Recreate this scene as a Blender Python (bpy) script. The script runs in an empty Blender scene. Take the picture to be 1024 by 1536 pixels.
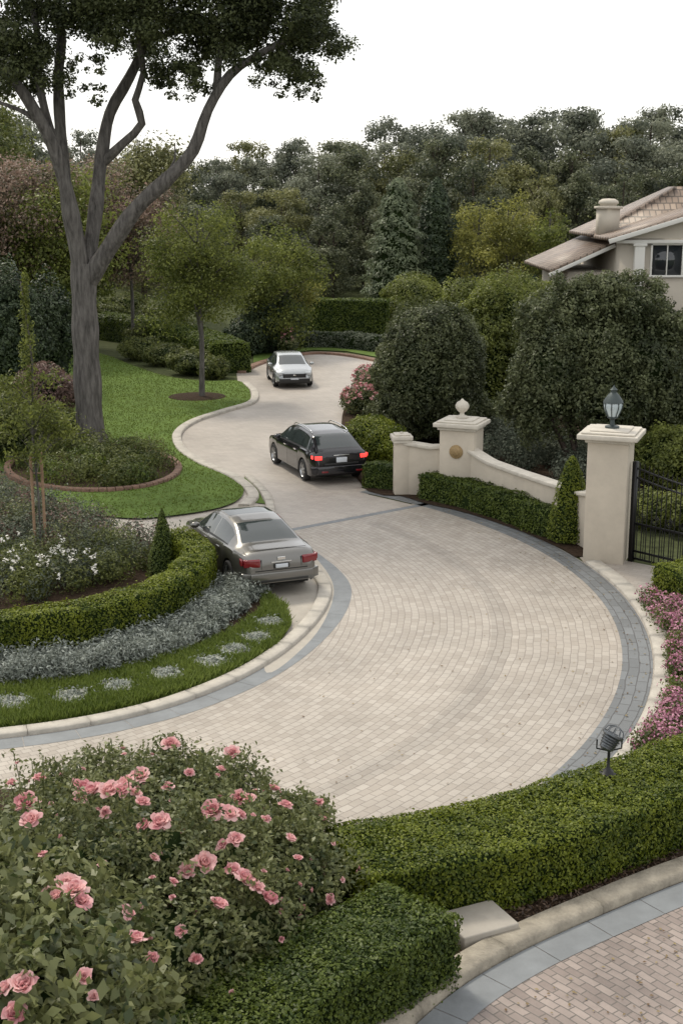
import bpy, math, random
import numpy as np
from mathutils import Vector
random.seed(3); R=np.random.default_rng(7)
sc=bpy.context.scene
# ------------------------------------------------------------------ survey
F=2000.0; CH=8.5; TH=math.atan(473/2000.0); S_,C_=math.sin(TH),math.cos(TH)
def ray(px,py):
    u=px-512; v=768-py
    return (u, v*S_+F*C_, v*C_-F*S_)
def G(px,py,z=0.0):
    d=ray(px,py); t=(z-CH)/d[2]
    return np.array([d[0]*t,d[1]*t,z])
def D(px,py,Y):
    d=ray(px,py); t=Y/d[1]
    return np.array([d[0]*t,Y,CH+d[2]*t])
def GL(l,z=0.0): return np.array([G(a,b,z) for a,b in l])
def spline(P,step=0.15,closed=False):
    P=np.asarray(P,float)
    n=len(P); out=[]
    rng=range(n if closed else n-1)
    for i in rng:
        if closed: p0,p1,p2,p3=P[(i-1)%n],P[i],P[(i+1)%n],P[(i+2)%n]
        else:
            p1,p2=P[i],P[i+1]
            p0=P[i-1] if i>0 else 2*p1-p2
            p3=P[i+2] if i+2<n else 2*p2-p1
        k=max(2,int(np.linalg.norm(p2-p1)/step))
        for j in range(k):
            t=j/k
            out.append(0.5*((2*p1)+(-p0+p2)*t+(2*p0-5*p1+4*p2-p3)*t*t+(-p0+3*p1-3*p2+p3)*t**3))
    if not closed: out.append(P[-1])
    return np.array(out)
def nrm(a): return a/np.maximum(np.linalg.norm(a,axis=-1,keepdims=True),1e-9)
# ------------------------------------------------------------------ materials
def newmat(name):
    m=bpy.data.materials.new(name); m.use_nodes=True
    nt=m.node_tree; b=nt.nodes['Principled BSDF']
    return m,nt,b
def N(nt,t,**k):
    n=nt.nodes.new(t)
    for a,b in k.items():
        if a in n.inputs: n.inputs[a].default_value=b
        else: setattr(n,a,b)
    return n
def c4(c): return (c[0],c[1],c[2],1)
def simple(name,col,rough=.5,metal=0,spec=.5,var=.0,scale=8,bump=0,coat=0,emit=None,es=0,stretch=None,bd=.02):
    m,nt,b=newmat(name)
    b.inputs['Base Color'].default_value=c4(col); b.inputs['Roughness'].default_value=rough
    b.inputs['Metallic'].default_value=metal; b.inputs['Specular IOR Level'].default_value=spec
    b.inputs['Coat Weight'].default_value=coat; b.inputs['Coat Roughness'].default_value=.04
    if emit: b.inputs['Emission Color'].default_value=c4(emit); b.inputs['Emission Strength'].default_value=es
    if var or bump:
        g=N(nt,'ShaderNodeNewGeometry'); n=N(nt,'ShaderNodeTexNoise',Scale=scale,Detail=8.0,Roughness=.65)
        mp=N(nt,'ShaderNodeMapping'); nt.links.new(g.outputs['Position'],mp.inputs[0])
        if stretch: mp.inputs['Scale'].default_value=stretch
        nt.links.new(mp.outputs[0],n.inputs['Vector'])
        if var:
            mx=N(nt,'ShaderNodeMix',data_type='RGBA')
            mr=N(nt,'ShaderNodeMapRange'); mr.inputs[1].default_value=.3; mr.inputs[2].default_value=.7
            nt.links.new(n.outputs['Fac'],mr.inputs[0]); nt.links.new(mr.outputs[0],mx.inputs[0])
            mx.inputs[6].default_value=c4([x*(1-var) for x in col]); mx.inputs[7].default_value=c4([min(1,x*(1+var)) for x in col])
            nt.links.new(mx.outputs[2],b.inputs['Base Color'])
        if bump:
            bp=N(nt,'ShaderNodeBump',Strength=bump,Distance=bd)
            n2=N(nt,'ShaderNodeTexNoise',Scale=scale*(6 if not stretch else 2),Detail=6.0)
            nt.links.new(mp.outputs[0],n2.inputs['Vector'])
            nt.links.new(n2.outputs['Fac'],bp.inputs['Height']); nt.links.new(bp.outputs[0],b.inputs['Normal'])
    return m
def leafmat(name,dark,light,tr=.3,rough=.5,spec=.35,ns=1.2):
    m,nt,b=newmat(name)
    at=N(nt,'ShaderNodeAttribute',attribute_name='tint')
    g=N(nt,'ShaderNodeNewGeometry'); n=N(nt,'ShaderNodeTexNoise',Scale=ns,Detail=3.0)
    nt.links.new(g.outputs['Position'],n.inputs['Vector'])
    a=N(nt,'ShaderNodeMath',operation='ADD'); nt.links.new(at.outputs['Fac'],a.inputs[0])
    s=N(nt,'ShaderNodeMath',operation='MULTIPLY_ADD'); nt.links.new(n.outputs['Fac'],s.inputs[0]); s.inputs[1].default_value=1.2; s.inputs[2].default_value=-.6
    nt.links.new(s.outputs[0],a.inputs[1])
    cr=N(nt,'ShaderNodeValToRGB'); nt.links.new(a.outputs[0],cr.inputs[0])
    cr.color_ramp.elements[0].position=.1; cr.color_ramp.elements[0].color=c4(dark)
    cr.color_ramp.elements[1].position=.95; cr.color_ramp.elements[1].color=c4(light)
    nt.links.new(cr.outputs[0],b.inputs['Base Color'])
    b.inputs['Roughness'].default_value=rough; b.inputs['Specular IOR Level'].default_value=spec
    t=N(nt,'ShaderNodeBsdfTranslucent'); nt.links.new(cr.outputs[0],t.inputs[0])
    mx=N(nt,'ShaderNodeMixShader'); mx.inputs[0].default_value=tr
    nt.links.new(b.outputs[0],mx.inputs[1]); nt.links.new(t.outputs[0],mx.inputs[2])
    nt.links.new(mx.outputs[0],nt.nodes['Material Output'].inputs[0])
    return m
CX,CY=-9.8,27.0
def paver(name,c1,c2,mort,bw,rh,polar=True,ms=.012,rot=0,bands=False,radius=13.0,bump=.5,ns=.35,amp=1.0):
    m,nt,b=newmat(name); L=nt.links
    g=N(nt,'ShaderNodeNewGeometry')
    if polar:
        s=N(nt,'ShaderNodeSeparateXYZ'); L.new(g.outputs['Position'],s.inputs[0])
        dx=N(nt,'ShaderNodeMath',operation='SUBTRACT'); L.new(s.outputs[0],dx.inputs[0]); dx.inputs[1].default_value=CX
        dy=N(nt,'ShaderNodeMath',operation='SUBTRACT'); L.new(s.outputs[1],dy.inputs[0]); dy.inputs[1].default_value=CY
        at=N(nt,'ShaderNodeMath',operation='ARCTAN2'); L.new(dy.outputs[0],at.inputs[0]); L.new(dx.outputs[0],at.inputs[1])
        am=N(nt,'ShaderNodeMath',operation='MULTIPLY'); L.new(at.outputs[0],am.inputs[0]); am.inputs[1].default_value=radius
        cv=N(nt,'ShaderNodeCombineXYZ'); L.new(dx.outputs[0],cv.inputs[0]); L.new(dy.outputs[0],cv.inputs[1])
        ln=N(nt,'ShaderNodeVectorMath',operation='LENGTH'); L.new(cv.outputs[0],ln.inputs[0])
        vv=N(nt,'ShaderNodeCombineXYZ'); L.new(am.outputs[0],vv.inputs[0]); L.new(ln.outputs['Value'],vv.inputs[1])
        vec=vv.outputs[0]
    else:
        mp=N(nt,'ShaderNodeMapping'); mp.inputs['Rotation'].default_value=(0,0,rot); L.new(g.outputs['Position'],mp.inputs[0]); vec=mp.outputs[0]
    wn=N(nt,'ShaderNodeTexNoise',Scale=1.3,Detail=2.0); L.new(g.outputs['Position'],wn.inputs['Vector'])
    wm=N(nt,'ShaderNodeVectorMath',operation='MULTIPLY_ADD'); L.new(wn.outputs['Color'],wm.inputs[0]); wm.inputs[1].default_value=(.08,.08,0); L.new(vec,wm.inputs[2])
    br=N(nt,'ShaderNodeTexBrick',offset=.5); L.new(wm.outputs[0],br.inputs['Vector'])
    br.inputs['Color1'].default_value=c4(c1); br.inputs['Color2'].default_value=c4(c2); br.inputs['Mortar'].default_value=c4(mort)
    br.inputs['Scale'].default_value=1; br.inputs['Mortar Size'].default_value=ms; br.inputs['Mortar Smooth'].default_value=.4
    br.inputs['Brick Width'].default_value=bw; br.inputs['Row Height'].default_value=rh
    n=N(nt,'ShaderNodeTexNoise',Scale=ns,Detail=9.0,Roughness=.7); L.new(g.outputs['Position'],n.inputs['Vector'])
    mr=N(nt,'ShaderNodeMapRange'); mr.inputs[1].default_value=.3; mr.inputs[2].default_value=.7; mr.inputs[3].default_value=1-.22*amp; mr.inputs[4].default_value=1+.12*amp
    L.new(n.outputs['Fac'],mr.inputs[0])
    mu=N(nt,'ShaderNodeVectorMath',operation='SCALE'); L.new(br.outputs['Color'],mu.inputs[0]); L.new(mr.outputs[0],mu.inputs['Scale'])
    out=mu.outputs[0]
    if bands:
        for r0,r1 in ((12.9,13.3),):
            a1=N(nt,'ShaderNodeMath',operation='GREATER_THAN'); L.new(ln.outputs['Value'],a1.inputs[0]); a1.inputs[1].default_value=r0
            a2=N(nt,'ShaderNodeMath',operation='LESS_THAN'); L.new(ln.outputs['Value'],a2.inputs[0]); a2.inputs[1].default_value=r1
            a3=N(nt,'ShaderNodeMath',operation='MULTIPLY'); L.new(a1.outputs[0],a3.inputs[0]); L.new(a2.outputs[0],a3.inputs[1])
            a4=N(nt,'ShaderNodeMath',operation='MULTIPLY_ADD'); L.new(a3.outputs[0],a4.inputs[0]); a4.inputs[1].default_value=-.14; a4.inputs[2].default_value=1
            m2=N(nt,'ShaderNodeVectorMath',operation='SCALE'); L.new(out,m2.inputs[0]); L.new(a4.outputs[0],m2.inputs['Scale']); out=m2.outputs[0]
    L.new(out,b.inputs['Base Color'])
    b.inputs['Roughness'].default_value=.5; b.inputs['Specular IOR Level'].default_value=.5
    bp=N(nt,'ShaderNodeBump',Strength=bump,Distance=.01); bp.invert=True
    L.new(br.outputs['Fac'],bp.inputs['Height']); L.new(bp.outputs[0],b.inputs['Normal'])
    return m
M_court=paver('court_pavers',(.325,.285,.24),(.405,.365,.315),(.225,.195,.165),.22,.145,bands=True,ms=.009,bump=.35)
M_drive=paver('drive_pavers',(.345,.305,.265),(.40,.36,.315),(.29,.255,.22),.3,.16,polar=False,rot=.5,ms=.008,bump=.3)
M_band=paver('slate_band',(.13,.137,.14),(.18,.19,.195),(.08,.08,.08),.4,.19,ms=.012)
M_street=paver('street_pavers',(.20,.16,.14),(.31,.255,.225),(.12,.105,.09),.22,.11,polar=False,rot=.9,ms=.009,ns=1.1,amp=1.6)
M_conc=simple('concrete',(.35,.32,.275),.75,var=.16,scale=1.6,bump=.25)
M_curb=simple('curb_stone',(.40,.37,.32),.75,var=.2,scale=3,bump=.4)
M_scurb=simple('street_curb_stone',(.27,.24,.19),.85,var=.32,scale=5,bump=.6)
M_slab=simple('slate_slab',(.17,.182,.19),.6,var=.18,scale=2,bump=.3)
M_lawn=simple('lawn_turf',(.095,.145,.034),.9,var=.22,scale=.9,bump=.8,spec=.1)
M_soil=simple('soil_mulch',(.045,.030,.020),.95,var=.5,scale=12,bump=1,spec=.1)
M_ground=simple('ground_cover',(.06,.07,.03),.95,var=.5,scale=3,bump=.8,spec=.1)
M_stucco=simple('stucco',(.50,.445,.365),.85,var=.1,scale=1.5,bump=.25)
M_cap=simple('cast_stone',(.54,.50,.43),.8,var=.14,scale=4,bump=.3)
M_bark=simple('bark',(.12,.112,.104),.95,var=.6,scale=9,bump=1,spec=.1,stretch=(1,1,.16),bd=.06)
M_barkd=simple('bark_dark',(.07,.055,.045),.9,var=.4,scale=6,bump=1,spec=.15)
M_stake=simple('wood_stake',(.28,.18,.11),.8,var=.25,scale=6,bump=.4)
M_iron=simple('black_iron',(.012,.012,.013),.4,metal=.3)
M_brickedge=simple('brick_edging',(.20,.12,.085),.85,var=.35,scale=5,bump=.6)
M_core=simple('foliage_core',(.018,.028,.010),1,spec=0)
LM={}
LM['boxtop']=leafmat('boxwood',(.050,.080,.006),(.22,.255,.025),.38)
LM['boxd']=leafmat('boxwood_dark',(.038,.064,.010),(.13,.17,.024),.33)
LM['shrubd']=leafmat('dark_shrub',(.035,.048,.018),(.155,.175,.082),.33,rough=.5,spec=.35)
LM['shrubm']=leafmat('mid_shrub',(.045,.064,.016),(.17,.19,.052),.35)
LM['rose']=leafmat('rose_leaf',(.038,.058,.018),(.20,.215,.085),.35,rough=.45,spec=.4)
LM['silver']=leafmat('dusty_miller',(.14,.16,.135),(.40,.43,.39),.2,rough=.8,spec=.1,ns=3)
LM['bluegrey']=leafmat('lavender_leaf',(.06,.075,.055),(.21,.23,.17),.2,rough=.8,spec=.1,ns=2)
LM['tree']=leafmat('oak_leaf',(.024,.034,.013),(.12,.14,.055),.42)
LM['olive']=leafmat('small_tree_leaf',(.07,.092,.018),(.24,.27,.065),.45)
LM['yellow']=leafmat('yellow_tree_leaf',(.13,.14,.035),(.38,.37,.10),.45)
LM['conifer']=leafmat('conifer_leaf',(.026,.044,.024),(.085,.115,.055),.18)
LM['conl']=leafmat('light_conifer_leaf',(.10,.13,.075),(.25,.29,.17),.3)
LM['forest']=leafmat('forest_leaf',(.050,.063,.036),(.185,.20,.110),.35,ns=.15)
LM['forestf']=leafmat('forest_leaf_painted_haze',(.10,.115,.088),(.25,.265,.19),.3,ns=.15,spec=.15)  # aerial haze painted into the leaf colour, paler and greyer for far rows
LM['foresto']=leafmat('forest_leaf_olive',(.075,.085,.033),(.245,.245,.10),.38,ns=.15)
LM['pinktree']=leafmat('blossom_tree_leaf',(.09,.09,.055),(.36,.25,.20),.35)
LM['purplel']=leafmat('plum_leaf',(.08,.055,.045),(.28,.18,.155),.3)
LM['grass']=leafmat('grass_blade',(.09,.13,.020),(.19,.24,.055),.38,ns=.6)
M_white=leafmat('white_petal',(.6,.58,.52),(.85,.83,.78),.3)
M_purple=leafmat('magenta_petal',(.32,.11,.18),(.66,.34,.44),.3)
M_pink=leafmat('pink_petal',(.62,.24,.28),(.86,.56,.55),.38,rough=.6,spec=.2,ns=4)
M_redp=leafmat('red_petal',(.45,.14,.16),(.8,.5,.5),.3)
# ------------------------------------------------------------------ mesh builder
class MB:
    def __init__(s): s.V=[];s.Fc=[];s.T=[];s.M=[];s.n=0
    def add(s,V,Fq,mat=0,tint=.5):
        V=np.asarray(V,float).reshape(-1,3); Fq=np.asarray(Fq,int).reshape(-1,4)
        s.V.append(V); s.Fc.append(Fq+s.n); s.n+=len(V)
        s.T.append(np.broadcast_to(np.asarray(tint,float),(len(V),)).copy()); s.M.append(np.broadcast_to(np.asarray(mat,int),(len(Fq),)).copy())
    def leaves(s,P,Nn,size,aspect=.55,spread=.8,mat=0,tint=None,up=0):
        n=len(P)
        if n==0: return
        nn=nrm(nrm(Nn)+spread*R.normal(size=(n,3))*.7+np.array([0,0,up]))
        t=nrm(np.cross(nn,R.normal(size=(n,3)))); b=np.cross(nn,t)
        sz=(size*(.65+.7*R.random(n)))[:,None]
        V=np.stack([P-t*sz*.5,P+b*sz*aspect*.5+nn*sz*.12,P+t*sz*.5,P-b*sz*aspect*.5+nn*sz*.12],1).reshape(-1,3)
        if tint is None: tint=R.random(n)
        s.add(V,np.arange(4*n).reshape(n,4),mat,np.repeat(np.clip(tint,0,1),4))
    def blades(s,P,h,w,mat=0,tint=None,lean=.4):
        n=len(P); a=R.random(n)*6.283; d=np.stack([np.cos(a),np.sin(a),0*a],1)*w/2
        hh=(h*(.5+R.random(n)))[:,None]
        tip=P+np.array([0,0,1])*hh+R.normal(size=(n,3))*[1,1,0]*lean*hh
        V=np.stack([P-d,P+d,tip+d*.25,tip-d*.25],1).reshape(-1,3)
        if tint is None: tint=R.random(n)
        s.add(V,np.arange(4*n).reshape(n,4),mat,np.repeat(tint,4))
    def tube(s,P,rad,seg=8,mat=0,tint=.5,caps=True):
        P=np.asarray(P,float); n=len(P); rad=np.broadcast_to(np.asarray(rad,float),(n,))
        T=nrm(np.gradient(P,axis=0)); ref=np.array([0,1,0.0]) if abs(T[0][1])<.9 else np.array([1,0,0.0])
        V=[]
        for i in range(n):
            a=nrm(np.cross(T[i],ref)); b=np.cross(T[i],a); ref=np.cross(a,T[i]) if np.linalg.norm(np.cross(a,T[i]))>.1 else ref
            for k in range(seg):
                an=2*math.pi*k/seg; V.append(P[i]+rad[i]*(a*math.cos(an)+b*math.sin(an)))
        Q=[]
        for i in range(n-1):
            for k in range(seg):
                k2=(k+1)%seg; Q.append((i*seg+k,i*seg+k2,(i+1)*seg+k2,(i+1)*seg+k))
        s.add(V,Q,mat,tint)
        if caps:
            for i0,pt in ((0,P[0]),((n-1)*seg,P[-1])):
                vv=[V[i0+k] for k in range(seg)]+[pt]
                s.add(vv,[(k,(k+1)%seg,(k+2)%seg,seg) for k in range(0,seg-1,2)],mat,tint)
    def box(s,c,sz,rz=0,mat=0,tint=.5,rx=0,ry=0):
        x,y,z=[q/2 for q in sz]
        V=np.array([(-x,-y,-z),(x,-y,-z),(x,y,-z),(-x,y,-z),(-x,-y,z),(x,-y,z),(x,y,z),(-x,y,z)])
        if rx: V=V@np.array([[1,0,0],[0,math.cos(rx),math.sin(rx)],[0,-math.sin(rx),math.cos(rx)]])
        if ry: V=V@np.array([[math.cos(ry),0,-math.sin(ry)],[0,1,0],[math.sin(ry),0,math.cos(ry)]])
        V=V@np.array([[math.cos(rz),math.sin(rz),0],[-math.sin(rz),math.cos(rz),0],[0,0,1]])+np.array(c)
        s.add(V,[(0,3,2,1),(4,5,6,7),(0,1,5,4),(1,2,6,5),(2,3,7,6),(3,0,4,7)],mat,tint)
    def lathe(s,prof,c=(0,0,0),seg=20,mat=0,axis='z',mats=None):
        prof=np.array(prof,float); V=[]
        for r,z in prof:
            for k in range(seg):
                a=2*math.pi*k/seg
                V.append((r*math.cos(a),r*math.sin(a),z) if axis=='z' else (r*math.cos(a),z,r*math.sin(a)))
        Q=[];mm=[]
        for i in range(len(prof)-1):
            for k in range(seg):
                k2=(k+1)%seg
                Q.append((i*seg+k,i*seg+k2,(i+1)*seg+k2,(i+1)*seg+k)); mm.append(mats[i] if mats else mat)
        s.add(np.array(V)+np.array(c),Q,mm)
    def build(s,name,mats,parent=None,smooth=False,bevel=0,sharp=None):
        me=bpy.data.meshes.new(name)
        V=np.concatenate(s.V); Q=np.concatenate(s.Fc); T=np.concatenate(s.T); M=np.concatenate(s.M)
        me.vertices.add(len(V)); me.vertices.foreach_set('co',V.astype(np.float32).ravel())
        me.loops.add(Q.size); me.loops.foreach_set('vertex_index',Q.astype(np.int32).ravel())
        me.polygons.add(len(Q)); me.polygons.foreach_set('loop_start',np.arange(0,Q.size,4,dtype=np.int32))
        try: me.polygons.foreach_set('loop_total',np.full(len(Q),4,dtype=np.int32))
        except Exception: pass
        for m in mats: me.materials.append(m)
        me.polygons.foreach_set('material_index',M.astype(np.int32))
        a=me.attributes.new('tint','FLOAT','POINT'); a.data.foreach_set('value',T.astype(np.float32))
        me.update(calc_edges=True)
        if smooth:
            me.polygons.foreach_set('use_smooth',np.ones(len(Q),dtype=bool))
            if sharp: me.set_sharp_from_angle(angle=math.radians(sharp))
        ob=bpy.data.objects.new(name,me); sc.collection.objects.link(ob)
        if parent: ob.parent=parent
        if bevel:
            b=ob.modifiers.new('bevel','BEVEL'); b.width=bevel; b.segments=2; b.limit_method='ANGLE'
        return ob
def empty(name,loc=(0,0,0),rz=0):
    o=bpy.data.objects.new(name,None); o.location=loc; o.rotation_euler=(0,0,rz); o.empty_display_size=.3
    sc.collection.objects.link(o); return o
def sheet(name,P,z,mat):
    P=np.asarray(P); me=bpy.data.meshes.new(name)
    a=0.0
    for i in range(len(P)):
        j=(i+1)%len(P); a+=P[i][0]*P[j][1]-P[j][0]*P[i][1]
    if a<0: P=P[::-1]
    me.from_pydata([(p[0],p[1],z) for p in P],[],[list(range(len(P)))]); me.materials.append(mat); me.update()
    o=bpy.data.objects.new(name,me); sc.collection.objects.link(o); return o
def frame(P):
    P=np.asarray(P,float); T=np.gradient(P,axis=0); T[:,2]=0; T=nrm(T)
    Nn=np.stack([-T[:,1],T[:,0],0*T[:,0]],1); return T,Nn
def sweep(mb,P,sec,mat=0,piece=None,gap=.012,caps=True):
    T,Nn=frame(P)
    d=np.concatenate([[0],np.cumsum(np.linalg.norm(np.diff(P,axis=0),axis=1))]); Ltot=d[-1]
    segs=[(0,Ltot)] if not piece else [(a,min(a+piece-gap,Ltot)) for a in np.arange(0,Ltot-.05,piece)]
    for a,b in segs:
        k=max(2,int((b-a)/.18)+1); ss=np.linspace(a,b,k)
        PP=np.stack([np.interp(ss,d,P[:,i]) for i in range(3)],1); NN=np.stack([np.interp(ss,d,Nn[:,i]) for i in range(3)],1)
        m=len(sec); V=[]
        for i in range(k):
            for o,z in sec: V.append(PP[i]+NN[i]*o+np.array([0,0,z]))
        Q=[(i*m+j,(i+1)*m+j,(i+1)*m+j+1,i*m+j+1) for i in range(k-1) for j in range(m-1)]
        if caps and m>=4:
            for e in (0,k-1):
                h=m//2
                for j in range(h-1): Q.append((e*m+j,e*m+j+1,e*m+m-2-j,e*m+m-1-j))
        mb.add(V,Q,mat,R.random())
def curbsec(o0,o1,h,r=.025): return [(o0,-.02),(o0,h-r),(o0+r,h),(o1-r,h),(o1,h-r),(o1,-.02)]
def wnoise(X,freq,k=7,seed=None):
    rg=np.random.default_rng(seed) if seed is not None else R
    v=np.zeros(len(X))
    for i in range(k):
        w=rg.normal(size=3)*freq; v+=np.sin(X@w+rg.random()*6.28)
    return v/math.sqrt(k)
def blob(mb,c,r,n,size,mat=0,lump=.12,shell=.75,freq=3.5,core=None,tb=.5,aspect=.55,zmin=None,spread=.8,lump2=.06,up=.3):
    c=np.array(c,float); r=np.array(r,float); sd=int(R.integers(1e6))
    def rad(d): return 1+lump*wnoise(d,freq,seed=sd)+lump2*wnoise(d,freq*3,seed=sd+1)
    d=nrm(R.normal(size=(n,3))); q=1-(R.random(n)**1.6)*(1-shell)
    P=c+d*r*(rad(d)*q)[:,None]
    tint=np.clip(tb+.22*wnoise(d,freq*1.7,seed=sd+2)+.22*R.normal(size=n),0,1)
    k=np.ones(n,bool)
    if zmin is not None: k=P[:,2]>zmin
    mb.leaves(P[k],(d/r)[k],size,aspect,spread,mat,tint[k],up)
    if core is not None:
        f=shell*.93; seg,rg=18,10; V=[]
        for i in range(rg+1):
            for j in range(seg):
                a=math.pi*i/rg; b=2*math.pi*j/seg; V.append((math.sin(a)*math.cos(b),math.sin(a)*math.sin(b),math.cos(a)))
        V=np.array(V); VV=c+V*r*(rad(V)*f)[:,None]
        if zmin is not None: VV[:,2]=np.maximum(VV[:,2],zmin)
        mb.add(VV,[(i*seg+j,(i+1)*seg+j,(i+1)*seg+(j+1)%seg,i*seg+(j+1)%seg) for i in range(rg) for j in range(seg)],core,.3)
def shrub(name,blobs,mat,leaf,dens=900,shoots=0,**k):
    mb=MB()
    for b in blobs:
        A=4*math.pi*((b[3]*b[4]+b[3]*b[5]+b[4]*b[5])/3)
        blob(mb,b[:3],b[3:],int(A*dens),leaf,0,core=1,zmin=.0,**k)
        for q in range(int(A*shoots)):
            dd=nrm(R.normal(size=3)); dd[2]=abs(dd[2])*.9-.15; s0=np.array(b[:3])+dd*np.array(b[3:])*R.uniform(.95,1.12); rr=R.uniform(.12,.3)
            if s0[2]>.2: blob(mb,s0,(rr,rr,rr*1.1),int(rr*rr*dens*9),leaf,0,shell=.2,tb=R.uniform(.35,.85))
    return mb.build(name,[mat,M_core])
def hedge(name,P,width,height,leaf,dens,mat,z0=0,lump=.03,rr=.1,ends=True):
    P=np.asarray(P,float).copy(); P[:,2]=z0; P=spline(P,.12)
    T,Nn=frame(P); d=np.concatenate([[0],np.cumsum(np.linalg.norm(np.diff(P,axis=0),axis=1))]); L=d[-1]
    w=width/2; h=height
    sec=[(-w,0),(-w,h-rr)]+[(-w+rr-rr*math.cos(a),h-rr+rr*math.sin(a)) for a in np.linspace(.3,1.27,4)]+[(-w+rr,h),(w-rr,h)]+[(w-rr+rr*math.sin(a),h-rr+rr*math.cos(a)) for a in np.linspace(.3,1.27,4)]+[(w,h-rr),(w,0)]
    sec=np.array(sec); sd=np.concatenate([[0],np.cumsum(np.linalg.norm(np.diff(sec,axis=0),axis=1))]); SL=sd[-1]
    mb=MB(); ins=.045
    cs=[(np.sign(o)*(abs(o)-ins) ,max(z-ins,0)) for o,z in sec]
    sweep(mb,P,cs,1)
    n=int(L*SL*dens); s=R.random(n)*L; u=R.random(n)*SL
    o=np.interp(u,sd,sec[:,0]); z=np.interp(u,sd,sec[:,1])
    e=1e-2; o2=np.interp(u+e,sd,sec[:,0]); z2=np.interp(u+e,sd,sec[:,1]); o1=np.interp(u-e,sd,sec[:,0]); z1=np.interp(u-e,sd,sec[:,1])
    no=-(z2-z1); nz=(o2-o1); ll=np.maximum(np.hypot(no,nz),1e-6); no,nz=no/ll,nz/ll
    PP=np.stack([np.interp(s,d,P[:,i]) for i in range(3)],1); NN=np.stack([np.interp(s,d,Nn[:,i]) for i in range(3)],1)
    nor=NN*no[:,None]+np.array([0,0,1])*nz[:,None]
    pos=PP+NN*o[:,None]+np.array([0,0,1])*z[:,None]
    if ends:
        for e_,sgn in ((0,-1),(-1,1)):
            m=int(width*height*dens); oo=(R.random(m)-.5)*width; zz=R.random(m)*height
            pos=np.concatenate([pos,P[e_]+Nn[e_]*oo[:,None]+np.array([0,0,1])*zz[:,None]+T[e_]*sgn*.03]); nor=np.concatenate([nor,np.tile(T[e_]*sgn,(m,1))])
    ns=wnoise(pos,3.0,seed=5)+.7*wnoise(pos,8.0,seed=6)
    stray=(R.random(len(pos))<.05)*R.random(len(pos))*.06
    pos=pos+nor*(lump*ns-.05*R.random(len(pos))**2+.015+stray)[:,None]
    tint=np.clip(.5+.13*wnoise(pos,5.0,seed=8)+.25*R.normal(size=len(pos)),0,1)
    mb.leaves(pos,nor,leaf,.6,.75,0,tint,.15)
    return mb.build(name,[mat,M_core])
def inpoly(P,poly):
    x,y=P[:,0],P[:,1]; r=np.zeros(len(P),bool); j=len(poly)-1
    for i in range(len(poly)):
        xi,yi=poly[i][:2]; xj,yj=poly[j][:2]
        r^=((yi>y)!=(yj>y))&(x<(xj-xi)*(y-yi)/(yj-yi+1e-12)+xi); j=i
    return r
def scat(poly,n):
    poly=np.asarray(poly); lo=poly.min(0)[:2]; hi=poly.max(0)[:2]; out=np.zeros((0,2))
    while len(out)<n:
        q=lo+(hi-lo)*R.random((n*2,2)); out=np.concatenate([out,q[inpoly(q,poly)]])
    q=out[:n]; return np.concatenate([q,np.zeros((n,1))],1)
# ------------------------------------------------------------------ ground, paving
mb=MB()
gx=np.linspace(-700,700,60); gy=np.concatenate([np.linspace(-60,100,20),np.linspace(110,1500,50)])
def gz(x,y):
    return min(14,(y-100)*.10)*(1+.15*math.sin(x*.03))*min(1,max(.25,(x+160)/260)) if y>100 else 0
V=[(x,y,gz(x,y)) for y in gy for x in gx]
nx=len(gx)
mb.add(V,[(j*nx+i,j*nx+i+1,(j+1)*nx+i+1,(j+1)*nx+i) for j in range(len(gy)-1) for i in range(nx-1)])
mb.build('ground_terrain',[M_ground],smooth=True)
drive=GL([(300,1000),(150,800),(160,775),(250,765),(262,640),(360,600),(355,560),(400,540),(470,528),(567,540),(575,560),(560,600),(540,640),(548,690),(552,742),(640,762),(700,800),(500,900)])
sheet('driveway',drive,.004,M_drive)
def ring(name,r0,r1,a0,a1,z,mat,step=2):
    mb=MB(); A=np.radians(np.arange(a0,a1+step,step)); V=[]
    for a in A:
        for r in (r0,r1): V.append((CX+r*math.cos(a),CY+r*math.sin(a),z))
    mb.add(V,[(2*i,2*i+1,2*i+3,2*i+2) for i in range(len(A)-1)]); return mb.build(name,[mat])
ring('courtyard_paving',6.0,16.0,-170,39,.008,M_court)
ring('courtyard_slate_border',15.42,15.98,-60,48,.012,M_band)
mb=MB(); A=np.radians(np.arange(-62,14,1.0)); P=np.stack([CX+16.2*np.cos(A),CY+16.2*np.sin(A),0*A],1)
sweep(mb,P,curbsec(-.18,.2,.07),piece=1.2); mb.build('courtyard_curb',[M_curb])
mb=MB(); a=math.radians(39); 
P=np.array([[CX+r*math.cos(a),CY+r*math.sin(a),.012] for r in np.linspace(10.6,15.9,20)])
sweep(mb,P,[(-.11,0),(.11,0)],caps=False); mb.build('slate_threshold_strip',[M_slab])
sheet('gate_apron_paving',GL([(850,815),(905,835),(1080,870),(1080,900),(985,905),(965,940),(930,900),(880,850)]),.0105,M_drive)
inner=spline(GL([(-500,1150),(-150,1140),(0,1125),(100,1112),(200,1093),(300,1065),(400,1022),(470,975),(515,925),(527,885),(510,857),(480,833),(450,812)]),.2)
mb=MB(); Pz=inner.copy(); Pz[:,2]=.012
sweep(mb,Pz,[(0,0),(.42,0)],caps=False,piece=.9,gap=.01); 
mb.build('island_slate_border',[M_slab])
mb=MB(); sweep(mb,inner,curbsec(.44,.74,.09),piece=1.1); mb.build('island_curb',[M_curb])
pad=spline(GL([(400,1010),(462,965),(492,920),(500,880),(480,845),(445,812),(400,770),(372,752),(300,775),(230,785),(160,776),(120,790),(180,815),(240,840),(300,850),(380,890),(400,940)]),.3,True)
sheet('parking_pad_pavement',pad,.0125,M_conc)
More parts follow.
